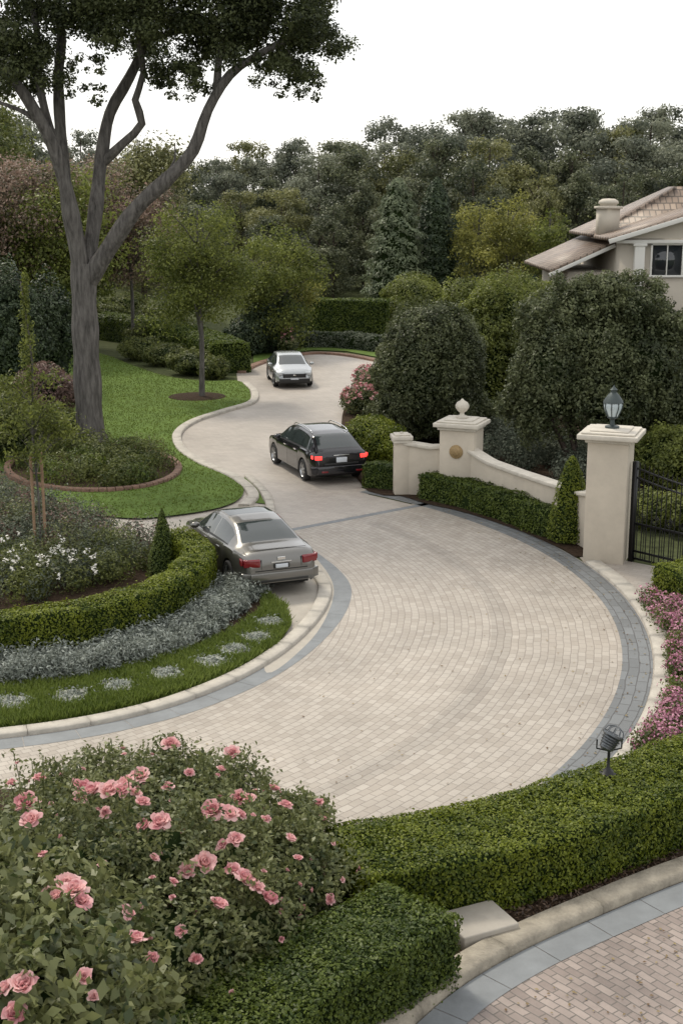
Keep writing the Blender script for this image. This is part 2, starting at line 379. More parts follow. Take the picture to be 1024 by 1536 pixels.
island=GL([(-600,1140),(-150,1115),(0,1098),(100,1085),(200,1065),(290,1037),(370,1003),(420,968),(437,940),(425,912),(390,885),(330,850),(270,825),(215,812),(150,800),(90,775),(0,735),(-250,680),(-700,800)])
sheet('planting_bed_soil',island,.05,M_soil)
lawn=spline(GL([(375,590),(372,604),(335,616),(288,632),(264,652),(270,674),(300,695),(340,712),(362,728),(362,748),(330,764),(260,776),(190,780),(120,768),(60,740),(0,708),(-250,640),(-250,560),(100,530),(155,533),(195,548),(250,566),(310,573),(350,572),(368,578)]),.3,True)
sheet('lawn',lawn,.06,M_lawn)
mb=MB(); 
le=spline(GL([(366,577),(378,590),(373,605),(335,617),(287,633),(262,652),(267,675),(298,697),(340,715),(366,733),(374,748),(360,762)]),.2)
sweep(mb,le,curbsec(-.05,.28,.11),piece=1.5); mb.build('lawn_curb',[M_curb])
mb=MB(); P=spline(GL([(372,716),(392,735),(404,755),(406,775)]),.2); sweep(mb,P,curbsec(-.12,.12,.09),piece=1.2); mb.build('driveway_curb',[M_curb])
sheet('grass_strip_pavement_edge',GL([(366,716),(386,735),(398,757),(380,755),(372,735)]),.03,M_lawn)
mb=MB(); P=spline(GL([(362,560),(385,548),(420,538),(470,531),(520,534),(570,543)]),.3); sweep(mb,P,curbsec(-.2,.2,.12),piece=2); mb.build('far_driveway_curb',[M_brickedge])
sheet('far_grass_verge',GL([(380,545),(430,532),(470,526),(520,528),(572,538),(575,528),(560,522),(440,520),(380,530)]),.05,M_lawn)
rb=spline(GL([(569,548),(545,575),(520,605),(512,640),(522,690),(552,738),(600,745),(640,757),(700,771),(780,798),(845,826),(880,836),(960,780),(1200,760),(1200,560),(700,530)]),.4,True)
sheet('garden_bed_soil',rb,.03,M_soil)
sheet('flower_bed_soil',GL([(962,905),(1000,960),(1004,1030),(985,1090),(940,1140),(850,1200),(700,1235),(480,1250),(200,1180),(-100,1190),(-300,1600),(580,1540),(780,1420),(1300,1240),(1300,900)]),.03,M_soil)
cp=spline(GL([(480,1640),(585,1545),(665,1478),(760,1422),(880,1368),(1030,1308),(1250,1235),(1500,1170)]),.2)
mb=MB(); sweep(mb,cp,curbsec(-.18,.18,.16,.05),piece=1.6); mb.build('street_curb',[M_scurb])
mb=MB(); Pz=cp.copy(); Pz[:,2]=.04; sweep(mb,Pz,[(-.62,0),(-.2,0)],caps=False,piece=.9,gap=.01); mb.build('street_gutter_slabs',[M_slab])
T,Nn=frame(cp); q=cp-Nn*.2
sheet('street_paving',np.concatenate([q,[[30,10,0],[30,2,0],[-3,2,0]]]),.034,M_street)
mb=MB(); p=G(716,1402); mb.box((p[0],p[1],.12),(.75,.62,.2),rz=.45); mb.build('stone_step',[M_conc],bevel=.02)
mb=MB(); A=np.radians(R.uniform(-60,40,420)); rr=np.where(R.random(420)<.6,15.95-abs(R.normal(size=420))*.5,R.uniform(10.3,15.9,420))
P=np.stack([CX+rr*np.cos(A),CY+rr*np.sin(A),0*A+.022],1); mb.leaves(P,np.tile([0,0,1.0],(420,1)),.05,.6,.15,0); 
P=np.concatenate([scat(GL([(700,1536),(1024,1380),(1024,1536)]),60)+[0,0,.048]]); mb.leaves(P,np.tile([0,0,1.0],(60,1)),.045,.6,.15,0)
mb.build('fallen_leaves',[leafmat('dry_leaf',(.12,.07,.03),(.28,.22,.10),.1)])
mb=MB(); P=scat(GL([(480,1240),(700,1430),(1024,1290),(1024,1250),(700,1360),(560,1370)]),2600); P[:,2]=.045+.03*R.random(len(P)); mb.leaves(P,np.tile([0,0,1.0],(len(P),1)),.06,.4,.6,0)
mb.build('mulch_chips',[leafmat('bark_chip',(.03,.018,.012),(.11,.07,.045),0)])
mb=MB(); P=scat(lawn,60000); P[:,2]=.05; mb.blades(P,.045,.05,tint=np.clip(.5+.12*wnoise(P,.5,seed=3)+.10*R.normal(size=len(P)),0,1))
mb.build('lawn_grass_blades',[LM['grass']])
gs=GL([(-200,1045),(0,1030),(120,1020),(220,1000),(300,975),(360,945),(392,920),(398,893),(428,915),(436,942),(415,972),(360,1006),(280,1040),(190,1066),(100,1084),(0,1097),(-200,1112)])
sheet('grass_strip',gs,.055,M_lawn)
st=[(20,1062),(108,1052),(178,1037),(250,1018),(318,1000),(352,982),(385,963),(404,940)]
mb=MB(); P=scat(gs,60000); P[:,2]=.05
k=np.ones(len(P),bool)
for a,b in st:
    q=G(a,b); dx=P[:,0]-q[0]; dy=P[:,1]-q[1]; k&=~((np.hypot(dx/.31,dy/.34)+.25*R.normal(size=len(P)))<1)
mb.blades(P[k],.11,.03); mb.build('grass_strip_blades',[LM['grass']])
mb=MB()
for a,b in st:
    p=G(a,b); mb.box((p[0],p[1],.085),(.54,.58,.07),rz=random.uniform(-.2,.1)+a/500.)
    n=190; q=np.array([p[0],p[1],.13])+np.stack([R.normal(size=n)*.16,R.normal(size=n)*.17,R.uniform(-.01,.04,n)],1); mb.leaves(q,np.tile([0,0,1.0],(n,1)),.07,.45,.9,1)
mb.build('stepping_stones',[simple('pale_gravel_stone',(.33,.34,.30),.9,var=.35,scale=9,bump=1),LM['silver']],bevel=.02)
# ------------------------------------------------------------------ hedges
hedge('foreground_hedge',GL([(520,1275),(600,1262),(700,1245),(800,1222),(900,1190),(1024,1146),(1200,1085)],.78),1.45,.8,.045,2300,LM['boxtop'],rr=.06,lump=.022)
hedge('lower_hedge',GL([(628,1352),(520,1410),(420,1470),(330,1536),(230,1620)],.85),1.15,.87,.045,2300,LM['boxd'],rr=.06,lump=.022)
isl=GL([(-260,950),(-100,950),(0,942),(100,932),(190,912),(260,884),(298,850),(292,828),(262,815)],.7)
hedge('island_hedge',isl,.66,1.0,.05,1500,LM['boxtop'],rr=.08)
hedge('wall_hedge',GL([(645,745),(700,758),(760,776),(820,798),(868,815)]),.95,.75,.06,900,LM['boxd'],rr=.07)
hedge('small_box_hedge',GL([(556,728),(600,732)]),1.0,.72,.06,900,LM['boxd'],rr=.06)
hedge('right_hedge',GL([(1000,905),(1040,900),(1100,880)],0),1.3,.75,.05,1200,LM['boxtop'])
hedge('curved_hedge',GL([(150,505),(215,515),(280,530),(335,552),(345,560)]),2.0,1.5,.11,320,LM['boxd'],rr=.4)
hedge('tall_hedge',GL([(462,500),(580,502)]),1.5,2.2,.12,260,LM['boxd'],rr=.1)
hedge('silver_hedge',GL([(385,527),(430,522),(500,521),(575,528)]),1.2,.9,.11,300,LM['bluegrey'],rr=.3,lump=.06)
hedge('backdrop_hedge',GL([(672,470),(790,462)]),2,2.6,.15,180,LM['conifer'],rr=.3,lump=.08)
# ------------------------------------------------------------------ shrubs
def gb(px,py,w,h,zc=None,squash=1):
    p=G(px,py); return (p[0],p[1],h*.48 if zc is None else zc,w/2,w/2*squash,h*.54)
mb=MB(); ss=spline(GL([(-200,1035),(0,1024),(100,1013),(200,990),(285,958),(338,918),(354,890),(378,900)]),.1)
T,Nn=frame(ss)
for i in range(430):
    k=R.integers(len(ss)); p=ss[k]+Nn[k]*R.uniform(-.45,.55); r=R.uniform(.15,.27)
    blob(mb,(p[0],p[1],.05+r*.85),(r,r,r*1.2),150,.085,0,shell=.35,aspect=.3,spread=1.2,tb=R.uniform(.3,.8))
mb.build('dusty_miller_border',[LM['silver']])
mb=MB()
poly=GL([(-60,905),(0,912),(120,897),(200,872),(250,850),(240,822),(215,820),(150,800),(60,770),(0,745),(-150,760)])
for p in scat(poly,300):
    r=R.uniform(.25,.5); far=p[1]>31; ch=R.choice([1,1,1,2,3]) if far else R.choice([0,0,2,1])
    blob(mb,(p[0],p[1],r*.9+.05),(r,r,r*1.15),280,.075,0 if ch==0 else ch if ch<3 else 4,shell=.4,aspect=.45,tb=R.uniform(.3,.75),zmin=.02)
wp=GL([(-60,912),(0,918),(120,902),(185,885),(165,862),(60,865),(-60,870)])
for p in scat(wp,34):
    q=np.array([p[0],p[1],R.uniform(.55,1.05)])
    for w_ in range(R.integers(1,4)):
        qq=q+R.normal(size=3)*[.15,.15,.06]; a=R.normal(size=(8,3))*.03; mb.leaves(qq+a,a+[0,0,.1],.06,.8,.6,3,R.random(8)*.5+.4)
mb.build('island_flower_shrubs',[LM['shrubm'],LM['bluegrey'],LM['rose'],M_white,LM['purplel']])
def cone(name,p,w,h,leaf,mat,dens=1500,z0=0,pw=.8,rag=.06):
    mb=MB(); n=int(w*h*1.6*dens); u=R.random(n)**.75; u=1-u; a=R.random(n)*6.283
    rr=w/2*((1-u)**pw)*(np.minimum(1,u*9+.55)); d=np.stack([np.cos(a),np.sin(a),.35+0*a],1)
    q=1+rag*wnoise(np.stack([np.cos(a)*2,np.sin(a)*2,u*6*(h/3+.6)],1),2,seed=int(R.integers(999)))+rag*.8*wnoise(np.stack([np.cos(a)*6,np.sin(a)*6,u*22],1),2,seed=int(R.integers(999)))-.14*R.random(n)**2
    P=np.stack([p[0]+rr*q*np.cos(a),p[1]+rr*q*np.sin(a),z0+u*h],1)
    mb.leaves(P,d,leaf,.5,.7,0,np.clip(.5+.25*R.normal(size=n),0,1),.4)
    mb.lathe([(w/2*.5*.9,z0)]+[(w/2*.80*((1-t)**pw)*min(1,t*9+.55),z0+t*h) for t in np.linspace(0.02,.97,9)]+[(0.01,z0+h*.98)],(p[0],p[1],0),14,1)
    return mb.build(name,[mat,M_core])
cone('cone_topiary',G(246,868),.85,1.65,.05,LM['boxd'])
cone('cone_topiary',G(853,812),1.2,2.2,.06,LM['boxtop'],1200,pw=.55)
bc=G(140,712); bed=[]
for a in np.linspace(0,2*math.pi,40,endpoint=False): bed.append(G(140+128*math.cos(a),706+34*math.sin(a)))
bed=np.array(bed); sheet('tree_bed_soil',bed,.068,M_soil)
mb=MB(); sweep(mb,np.vstack([bed,bed[:1]]),curbsec(-.1,.12,.16),piece=.24,gap=.02); mb.build('brick_edging',[M_brickedge])
mb=MB()
for p in scat((bed-bc)*.85+bc,60):
    r=R.uniform(.3,.6); blob(mb,(p[0],p[1],r*.7),(r,r,r*.85),420,.085,0 if R.random()<.75 else 1,shell=.6,tb=R.uniform(.25,.75),zmin=.02)
mb.build('tree_bed_shrubs',[LM['shrubm'],LM['boxd']])
shrub('round_bush',[gb(553,690,1.9,1.5),gb(575,697,1.4,1.3)],LM['boxtop'],.07,800,shoots=1,lump=.06)
mb=MB()
for a,b,w,h in ((540,622,1.5,1.2),(560,612,1.6,1.5),(528,612,.9,.8),(548,590,1.2,1.2)):
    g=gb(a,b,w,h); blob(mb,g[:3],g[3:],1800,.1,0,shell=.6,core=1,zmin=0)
    d=nrm(R.normal(size=(45,3))); d[:,2]=abs(d[:,2])
    for k in range(45):
        q=np.array(g[:3])+d[k]*np.array(g[3:])*1.02; aa=R.normal(size=(6,3))*.04; mb.leaves(q+aa,aa+d[k]*.05,.11,.8,.6,2)
mb.build('flowering_bush',[LM['rose'],M_core,M_redp])
shrub('large_dark_shrub',[(*G(640,668)[:2],2.6,1.7,1.6,2.5),(*(G(608,660)[:2]),2.2,1.0,1.2,2.2),(*(G(678,668)[:2]),2.5,1.0,1.2,2.3),(*(G(645,660)[:2]),1.2,2.0,1.5,1.2)],LM['shrubd'],.11,420,shoots=3.2,lump=.12)
shrub('mid_green_shrub',[(*G(735,640)[:2],2.6,2.0,1.6,2.9),(*G(700,610)[:2],2.4,1.8,1.6,3.1),(*G(790,600)[:2],2.4,2.2,1.6,3.0)],LM['olive'],.12,330,shoots=2.5,lump=.14)
mb=MB(); c0=G(880,715)
for dx,dy,z,rx,ry,rz in ((-1.2,0,3.0,1.3,1.4,1.8),(0,.4,3.8,1.7,1.6,1.8),(1.5,0,3.5,1.4,1.4,1.8),(-.5,.8,4.8,1.3,1.3,1.2),(-1.8,.3,2.3,.8,1.0,1.3),(2.3,.2,2.6,1.0,1.1,1.5),(.5,-.4,2.5,1.6,1.2,1.2),(1.0,.4,5.2,1.2,1.1,.9),(-1.5,.2,4.4,.9,.8,.9),(2.2,.3,4.4,.9,.8,.9),(.2,.3,5.5,.8,.8,.6)):
    blob(mb,(c0[0]+dx,c0[1]+dy,z),(rx,ry,rz),int(rx*rz*3600),.11,0,shell=.6,core=1,zmin=.6,lump=.15,tb=R.uniform(.35,.7))
    for q in range(22):
        dd=nrm(R.normal(size=3)); dd[2]=abs(dd[2])-.1; s0=np.array((c0[0]+dx,c0[1]+dy,z))+dd*np.array((rx,ry,rz))*R.uniform(.98,1.2); rr=R.uniform(.14,.34)
        blob(mb,s0,(rr,rr,rr*1.1),int(rr*rr*3400),.10,0,shell=.2,tb=R.uniform(.4,.95))
for k in range(7):
    a=R.uniform(-1,1); mb.tube(spline([(c0[0]+a*.4,c0[1]+R.uniform(-.3,.3),0),(c0[0]+a*.9,c0[1]+R.uniform(-.3,.3),1),(c0[0]+a*1.6,c0[1],2.3)],.3),.07,6,2)
mb.build('large_round_tree',[LM['shrubd'],M_core,M_barkd])
mb=MB()
for p in scat(GL([(725,700),(880,745),(890,700),(800,665),(730,650)]),60):
    r=R.uniform(.3,.5); blob(mb,(p[0],p[1],.5),(r,r,.5),350,.09,0,shell=.5,tb=R.uniform(.2,.7),zmin=.02)
mb.build('blue_ground_cover',[LM['bluegrey']])
shrub('gate_side_shrubs',[gb(985,790,1.6,.9),gb(1050,800,2.0,1.2),gb(1000,735,2.2,1.9),gb(950,690,2.5,2.0),gb(1060,710,3,2.8)],LM['olive'],.1,420,shoots=2)
mb=MB()
pp=GL([(958,900),(990,945),(1008,1000),(1006,1050),(985,1100),(930,1142),(960,1150),(1060,1110),(1080,960),(1010,915)])
for p in scat(pp,170):
    r=R.uniform(.15,.26); blob(mb,(p[0],p[1],r*.9),(r,r,r),120,.06,0,shell=.5,zmin=.02)
    n=int(R.choice([15,45,70])); d=nrm(R.normal(size=(n,3))); d[:,2]=abs(d[:,2]); mb.leaves(np.array([p[0],p[1],r*.95])+d*r*1.1,d,.05,.8,.6,1)
mb.build('magenta_flower_bed',[LM['shrubm'],M_purple])
mb=MB(); P=scat(GL([(1000,960),(1024,1000),(1024,1075),(985,1095),(1004,1030)]),5000); P[:,2]=.04; mb.blades(P,.1,.03); mb.build('bed_edge_grass',[LM['grass']])
shrub('low_shrubs',[gb(215,540,2.2,1.2),gb(250,548,2.2,1.1),gb(290,562,2.3,1.2),gb(322,568,1.6,1.0),gb(225,520,2.5,1.4)],LM['shrubm'],.11,350,shoots=2)
shrub('dark_bush',[gb(410,528,3.4,3.4),(*G(372,532)[:2],1.0,1.2,1.2,1.2)],LM['conifer'],.15,230,shoots=1)
shrub('left_dark_shrub',[gb(15,600,3.4,5.4),gb(70,590,3.0,4.8),gb(-40,600,3,6)],LM['conifer'],.14,260,shoots=3.5,lump=.25)
shrub('plum_shrub',[gb(70,640,2.4,2.4),gb(25,660,2.0,2.0)],LM['purplel'],.1,350,shoots=3,lump=.15)
shrub('left_green_shrub',[gb(15,690,2.4,2.3),gb(90,672,1.6,1.4),gb(-30,680,2.5,3)],LM['shrubm'],.09,400,shoots=3,lump=.15)
shrub('round_far_bush',[gb(620,492,4.2,3.4),gb(595,497,2.5,2.2)],LM['olive'],.15,200,shoots=1)
shrub('back_border_shrubs',[gb(160,500,3,2),gb(190,492,3.5,2.2),gb(240,500,3,1.8),gb(120,505,3,2.3)],LM['shrubm'],.13,230,shoots=2)
# ------------------------------------------------------------------ trees
def tree(name,foot,limbs,clumps,n,leaf,mat,bark,shell=.3,up=.3,spread=.9):
    e=empty(name,(foot[0],foot[1],0)); off=np.array([foot[0],foot[1],0])
    mb=MB()
    for P,r0,r1 in limbs:
        P=spline(np.array(P)-off,.35); m=len(P); rr=np.linspace(r0,r1,m)*(1+.06*np.sin(np.arange(m)*1.3)); mb.tube(P,rr,12,0)
    mb.build('trunk_and_limbs',[bark],e,smooth=True)
    mb=MB()
    for c in clumps:
        blob(mb,np.array(c[:3])-off,(c[3],c[3],c[3]*.75),int(n*c[3]**2),leaf,0,shell=shell,lump=.25,lump2=.12,tb=R.uniform(.2,.8),up=up,spread=spread)
    mb.build('foliage',[mat],e)
    return e
f=G(137,672); Y=f[1]; g0=np.array([f[0],f[1],-.1])
d=lambda a,b,dy=0: D(a,b,Y+dy)
limbs=[([g0,d(134,620),d(130,540),d(127,460),d(125,395)],.50,.42),
 ([g0+[0,0,-.05],g0+[.0,0,.5],d(135,640)],.68,.47),
 ([d(127,430),d(112,340,-.3),d(88,240,-.6),d(60,180,-1),d(20,120,-1.3),d(-50,60,-1.5)],.30,.14),
 ([d(125,420),d(104,320,.3),d(93,220,.6),d(88,120,1),d(92,40,1.3),d(70,-80,1.5)],.27,.12),
 ([d(128,420),d(142,330,.4),d(152,240,.8),d(165,170,1),d(195,115,1.2),d(222,50,1.5),d(235,-60,1.6)],.28,.12),
 ([d(153,245,.8),d(185,215,.5),d(213,185,.3),d(203,150,.2),d(215,110,.3),d(205,40,.3)],.17,.08),
 ([d(130,425),d(165,370,-.3),d(205,312,-.6),d(255,265,-.8),d(290,225,-.9),d(312,165,-1),d(345,112,-1),d(395,78,-1),d(450,50,-1)],.33,.09),
 ([d(325,140,-1),d(330,80,-.6),d(350,20,-.3),d(380,-60)],.13,.06),
 ([d(88,240,-.6),d(60,130,-.3),d(55,40,0),d(30,-60,0)],.16,.08),
 ([d(70,195,-.9),d(40,170,-1),d(-10,150,-1)],.1,.05),
 ([d(395,80,-1),d(420,60,-1),d(440,90,-1)],.05,.02),([d(245,270,-.8),d(262,240,-.6),d(262,215,-.6)],.05,.02),
 ([d(222,60,1.5),d(280,40,1.5),d(310,0,1.5)],.1,.05)]
cl=[]
for (a,b,r) in [(20,40,1.6),(60,80,1.1),(0,100,1.2),(110,30,1.4),(150,60,.9),(60,0,1.6),(130,-10,1.5),(190,30,1.3),(230,60,1.2),(210,0,1.5),(270,20,1.4),(300,80,.8),(265,105,.8),(250,120,.6),(330,30,1.5),(360,60,1.1),(345,-10,1.5),(400,20,1.5),(440,45,1.4),(430,90,1.0),(455,110,.6),(480,20,1.2),(490,55,.9),(415,100,.8),(470,-20,1.3),(400,-40,1.6),(320,-70,1.8),(240,-80,1.8),(160,-80,1.8),(80,-80,1.8),(0,-70,1.8),(-60,20,1.8),(-60,110,1.3),(440,-80,1.5),(375,100,.6),(150,20,1.3),(30,120,.8),(-30,60,1.5),(290,-20,1.4),(310,50,.9),(380,45,1.2),(460,60,1.1),(290,115,.5),(70,110,.7)]:
    for q in range(5):
        p=d(a+R.uniform(-26,26),b+R.uniform(-22,22),R.uniform(-2.2,2.2)); cl.append((*p,r*R.uniform(.38,.66)))
for k in range(60):
    a=R.random()*6.28; cl.append((*(d(230,-160)+np.array([math.cos(a)*R.uniform(0,6),math.sin(a)*R.uniform(0,5),R.uniform(-.5,3.5)])),1.1))
for k in range(60): cl.append((*d(R.choice([R.uniform(90,160),R.uniform(230,310),R.uniform(0,60),R.uniform(400,480)]),R.uniform(80,150),R.uniform(-1.5,1.5)),R.uniform(.15,.3)))
tree('oak_tree',f,limbs,cl,1250,.12,LM['tree'],M_bark)
def rtree(name,px,py,H,W,base,n,leaf,mat,bark,K=30,tr=.13,shape=1.0,cr=.34):
    f=G(px,py) if not isinstance(px,tuple) else np.array([px[0],px[1],0.]); 
    z0=H*base; cz=(H+z0)/2; limbs=[([[f[0],f[1],-.05],[f[0]+.05,f[1],H*.3],[f[0]-.05,f[1],H*.6],[f[0],f[1],H*.88]],tr,.03)]
    cl=[]
    for k in range(K):
        dd=R.normal(size=3); dd/=np.linalg.norm(dd); q=R.random()**.4
        zz=cz+dd[2]*q*(H-z0)/2*.85; ww=W/2*.78*math.sqrt(max(.05,1-((zz-cz)/((H-z0)/2))**2))*(1-(zz-cz)/(H-z0)*(shape-1))
        a=R.random()*6.28; rr=ww*math.sqrt(R.random()); p=(f[0]+rr*math.cos(a),f[1]+rr*math.sin(a),zz)
        cl.append((*p,W*cr*R.uniform(.35,.75)))
        if k%3==0: limbs.append(([[f[0],f[1],max(z0*.8,zz-1.5)],[(p[0]+f[0])/2,(p[1]+f[1])/2,zz-.6],list(p)],tr*.3,.02))
    return tree(name,f,limbs,cl,n,leaf,mat,bark)
rtree('lawn_tree',303,598,9.0,5.2,.28,480,.12,LM['olive'],M_bark,K=64,shape=1.3,cr=.31)
mb=MB(); p=G(296,597); mb.lathe([(1.25,.062),(1.2,.09),(.3,.13),(.02,.13)],(p[0],p[1],0),24,0); mb.build('tree_mulch_ring',[M_soil])
rtree('yellow_green_tree',408,530,7.3,5.8,.05,330,.16,LM['olive'],M_bark,K=54,cr=.3)
rtree('yellow_green_tree',440,520,6.0,3.6,.05,330,.16,LM['yellow'],M_bark,K=28)
rtree('blossom_tree',200,520,10,6.5,.3,260,.17,LM['pinktree'],M_bark,K=50,cr=.3)
rtree('blossom_tree',130,520,11,7,.3,260,.17,LM['pinktree'],M_barkd,K=50,cr=.3)
rtree('blossom_tree',20,540,11,7,.3,260,.17,LM['pinktree'],M_barkd,K=40)
rtree('background_tree',(-22,80),0,16,11,.15,200,.22,LM['shrubm'],M_barkd,K=60)
rtree('background_tree',(-15,72),0,11,8,.1,220,.2,LM['olive'],M_barkd,K=44)
rtree('background_tree',(-27,68),0,15,9,.1,220,.2,LM['shrubm'],M_barkd,K=60)
rtree('background_tree',(-14,95),0,14,8,.1,160,.26,LM['foresto'],M_barkd,K=44)
rtree('yellow_tree',(11.6,95),0,9.2,5.4,.1,240,.2,LM['yellow'],M_bark,K=48,cr=.3)
rtree('yellow_tree',(9.9,98),0,9.0,4.5,.1,240,.2,LM['yellow'],M_bark,K=38,cr=.3)
rtree('yellow_tree',(14.2,93),0,8.6,4.4,.1,240,.2,LM['olive'],M_bark,K=34,cr=.3)
rtree('background_tree',(19,90),0,8.2,7,.0,220,.2,LM['shrubm'],M_bark,K=40)
cone('cypress_tree',(6.9,100),5.0,9.9,.22,LM['conifer'],160,pw=.62,rag=.1)
cone('light_conifer_tree',(4.0,98),5.0,9.8,.22,LM['conl'],150,pw=.5,rag=.16)
cone('cypress_tree',(8.6,104),3.5,7.5,.22,LM['conifer'],160,rag=.1)
f=G(62,838); e=empty('staked_sapling',(f[0],f[1],0))
mb=MB(); mb.tube(np.array([[-.12,0,0],[-.12,0,2.55]]),.035,8,0); mb.tube(np.array([[.12,.05,0],[.12,.05,2.6]]),.035,8,0)
mb.box((0,.02,2.1),(.3,.02,.03),mat=0); mb.build('stakes',[M_stake],e)
mb=MB(); mb.tube(spline([[0,0,0],[.02,0,1.5],[-.05,.02,3],[.03,0,4.8],[-.12,0,6.6]],.3),.025,6,0); 
for k in range(26):
    z=R.uniform(2.3,4.2); a=R.random()*6.28; l=R.uniform(.5,1.2)
    tip=np.array([math.cos(a)*l,math.sin(a)*l,z+.3]); mb.tube(spline([[0,0,z-.4],tip*.5+[0,0,z*.5],tip],.2),.01,4,0)
    for q in (.5,.75,1.0):
        blob(mb,tip*[q,q,1]+[0,0,-.1*(1-q)],(.3,.3,.25),45,.1,1,shell=.1,aspect=.4)
for z in np.linspace(3.6,6.7,26):
    r=.28*(1-(z-3.6)/4.2); blob(mb,(-.05+R.normal()*.04,R.normal()*.04,z),(r,r,.2),60,.09,1,shell=.1,aspect=.4)
mb.build('stem_and_leaves',[M_bark,LM['olive']],e)
# distant forest
fe=empty('distant_forest'); protos=[]
for v in range(5):
    mb=MB(); K=[46,52,40,44,44][v]
    mb.tube(np.array([[0,0,0],[.01,0,.5],[0,.01,.9]]),[.014,.010,.004],6,1)
    for k in range(K):
        z=R.uniform(.12,.93); w=(.28*math.sin(min(1,(1.02-z)/.38)*math.pi/2)+.02)*(.65 if v==4 else 1); a=R.random()*6.28; rr=w*math.sqrt(R.random())
        r=R.uniform(.06,.125)*(1.1-.3*z)
        blob(mb,(rr*math.cos(a),rr*math.sin(a),z),(r,r,r*.75),int(r*r*27000),.022,0,shell=.25,lump=.2,tb=R.uniform(.15,.9),aspect=.65)
        if k%3==0: mb.tube(np.array([[0,0,z-.15],[rr*math.cos(a),rr*math.sin(a),z]]),.004,4,1)
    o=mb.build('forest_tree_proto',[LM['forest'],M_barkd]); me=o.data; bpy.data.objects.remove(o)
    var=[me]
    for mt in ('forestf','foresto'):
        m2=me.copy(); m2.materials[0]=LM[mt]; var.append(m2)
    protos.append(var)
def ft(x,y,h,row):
    vi=R.choice(3,p=[[.55,.05,.4],[.55,.15,.3],[.4,.4,.2],[.2,.7,.1],[.1,.85,.05]][row])  # farther rows draw more of the copy with haze in its colour
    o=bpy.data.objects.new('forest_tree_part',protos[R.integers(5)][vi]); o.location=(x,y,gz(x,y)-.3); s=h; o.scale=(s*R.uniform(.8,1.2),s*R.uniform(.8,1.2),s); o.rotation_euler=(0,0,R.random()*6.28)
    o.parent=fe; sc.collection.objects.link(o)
sky_x=[-400,0,170,250,300,350,420,500,560,640,700,760,830,900,1024,1400]
sky_y=[120,140,225,215,240,222,215,192,182,172,158,178,155,160,158,150]
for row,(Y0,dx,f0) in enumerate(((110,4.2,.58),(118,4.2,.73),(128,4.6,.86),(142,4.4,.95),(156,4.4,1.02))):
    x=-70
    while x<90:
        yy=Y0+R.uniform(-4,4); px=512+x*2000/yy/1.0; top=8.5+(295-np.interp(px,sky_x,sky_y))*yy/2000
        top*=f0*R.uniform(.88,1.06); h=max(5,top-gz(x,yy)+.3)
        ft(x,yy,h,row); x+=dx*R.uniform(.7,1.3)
# ------------------------------------------------------------------ walls, piers, gate
def pier(name,p,w,h,capw,rz,extra=None):
    e=empty(name,(p[0],p[1],0),rz); mb=MB()
    mb.box((0,0,h/2-.2),(w,w,h-.0),mat=0); mb.build('shaft',[M_stucco],e,bevel=.015)
    mb=MB(); mb.box((0,0,h-.2+.045),(w+.12,w+.12,.09),mat=0); mb.box((0,0,h-.2+.15),(capw,capw,.12),mat=0); 
    mb.box((0,0,h-.2+.235),(capw-.16,capw-.16,.05),mat=0); mb.box((0,0,h-.2+.28),(capw-.5,capw-.5,.04),mat=0)
    mb.build('cap',[M_cap],e,bevel=.02)
    return e
pm=G(690,747); rz1=math.radians(-48)
e1=pier('gate_pier',pm,1.0,2.25,1.32,rz1+.45)
mb=MB(); z=2.35
mb.lathe([(0.0,z),(.17,z),(.17,z+.05),(.07,z+.09),(.06,z+.15),(.13,z+.2),(.19,z+.29),(.2,z+.36),(.15,z+.45),(.06,z+.5),(.03,z+.54),(0,z+.56)],seg=20); mb.build('finial',[M_cap],e1,smooth=True)
mb=MB(); 
for r0,y0 in ((.2,-.515),(.13,-.535)):
    mb.lathe([(r0,0),(r0,-.03),(r0*.8,-.05),(.001,-.05)],(0,y0+.02,1.45),20,0,axis='y')
o=mb.build('medallion',[simple('bronze_medallion',(.30,.21,.10),.5,metal=.3,var=.3,scale=20)],e1,smooth=True,sharp=40)
pr=G(908,838); rzr=math.radians(-32)
e2=pier('gate_pier',pr,.95,3.1,1.4,rzr+.2)
z=3.2; mb=MB()
mb.lathe([(0,z),(.17,z),(.17,z+.04),(.06,z+.07),(.05,z+.2),(.13,z+.24),(.13,z+.27)],seg=16,mat=0)
mb.lathe([(.12,z+.27),(.2,z+.45),(.22,z+.55),(.19,z+.62)],seg=16,mat=1)
mb.lathe([(.24,z+.6),(.22,z+.65),(.13,z+.78),(.07,z+.84),(.07,z+.88),(.09,z+.9),(.03,z+.96),(0,z+1.02)],seg=16,mat=0)
for k in range(8):
    a=k*math.pi/4; mb.tube(np.array([[.13*math.cos(a),.13*math.sin(a),z+.27],[.215*math.cos(a),.215*math.sin(a),z+.47],[.225*math.cos(a),.225*math.sin(a),z+.61]]),.012,5,0)
mb.build('lantern',[simple('dark_patina',(.06,.075,.075),.5,metal=.5),simple('lantern_glass',(.45,.52,.55),.15,spec=.8)],e2,smooth=True,sharp=40)
pl=G(601,741); e3=pier('wall_end_pier',pl,.42,1.75,.6,.1)
we=empty('garden_wall')
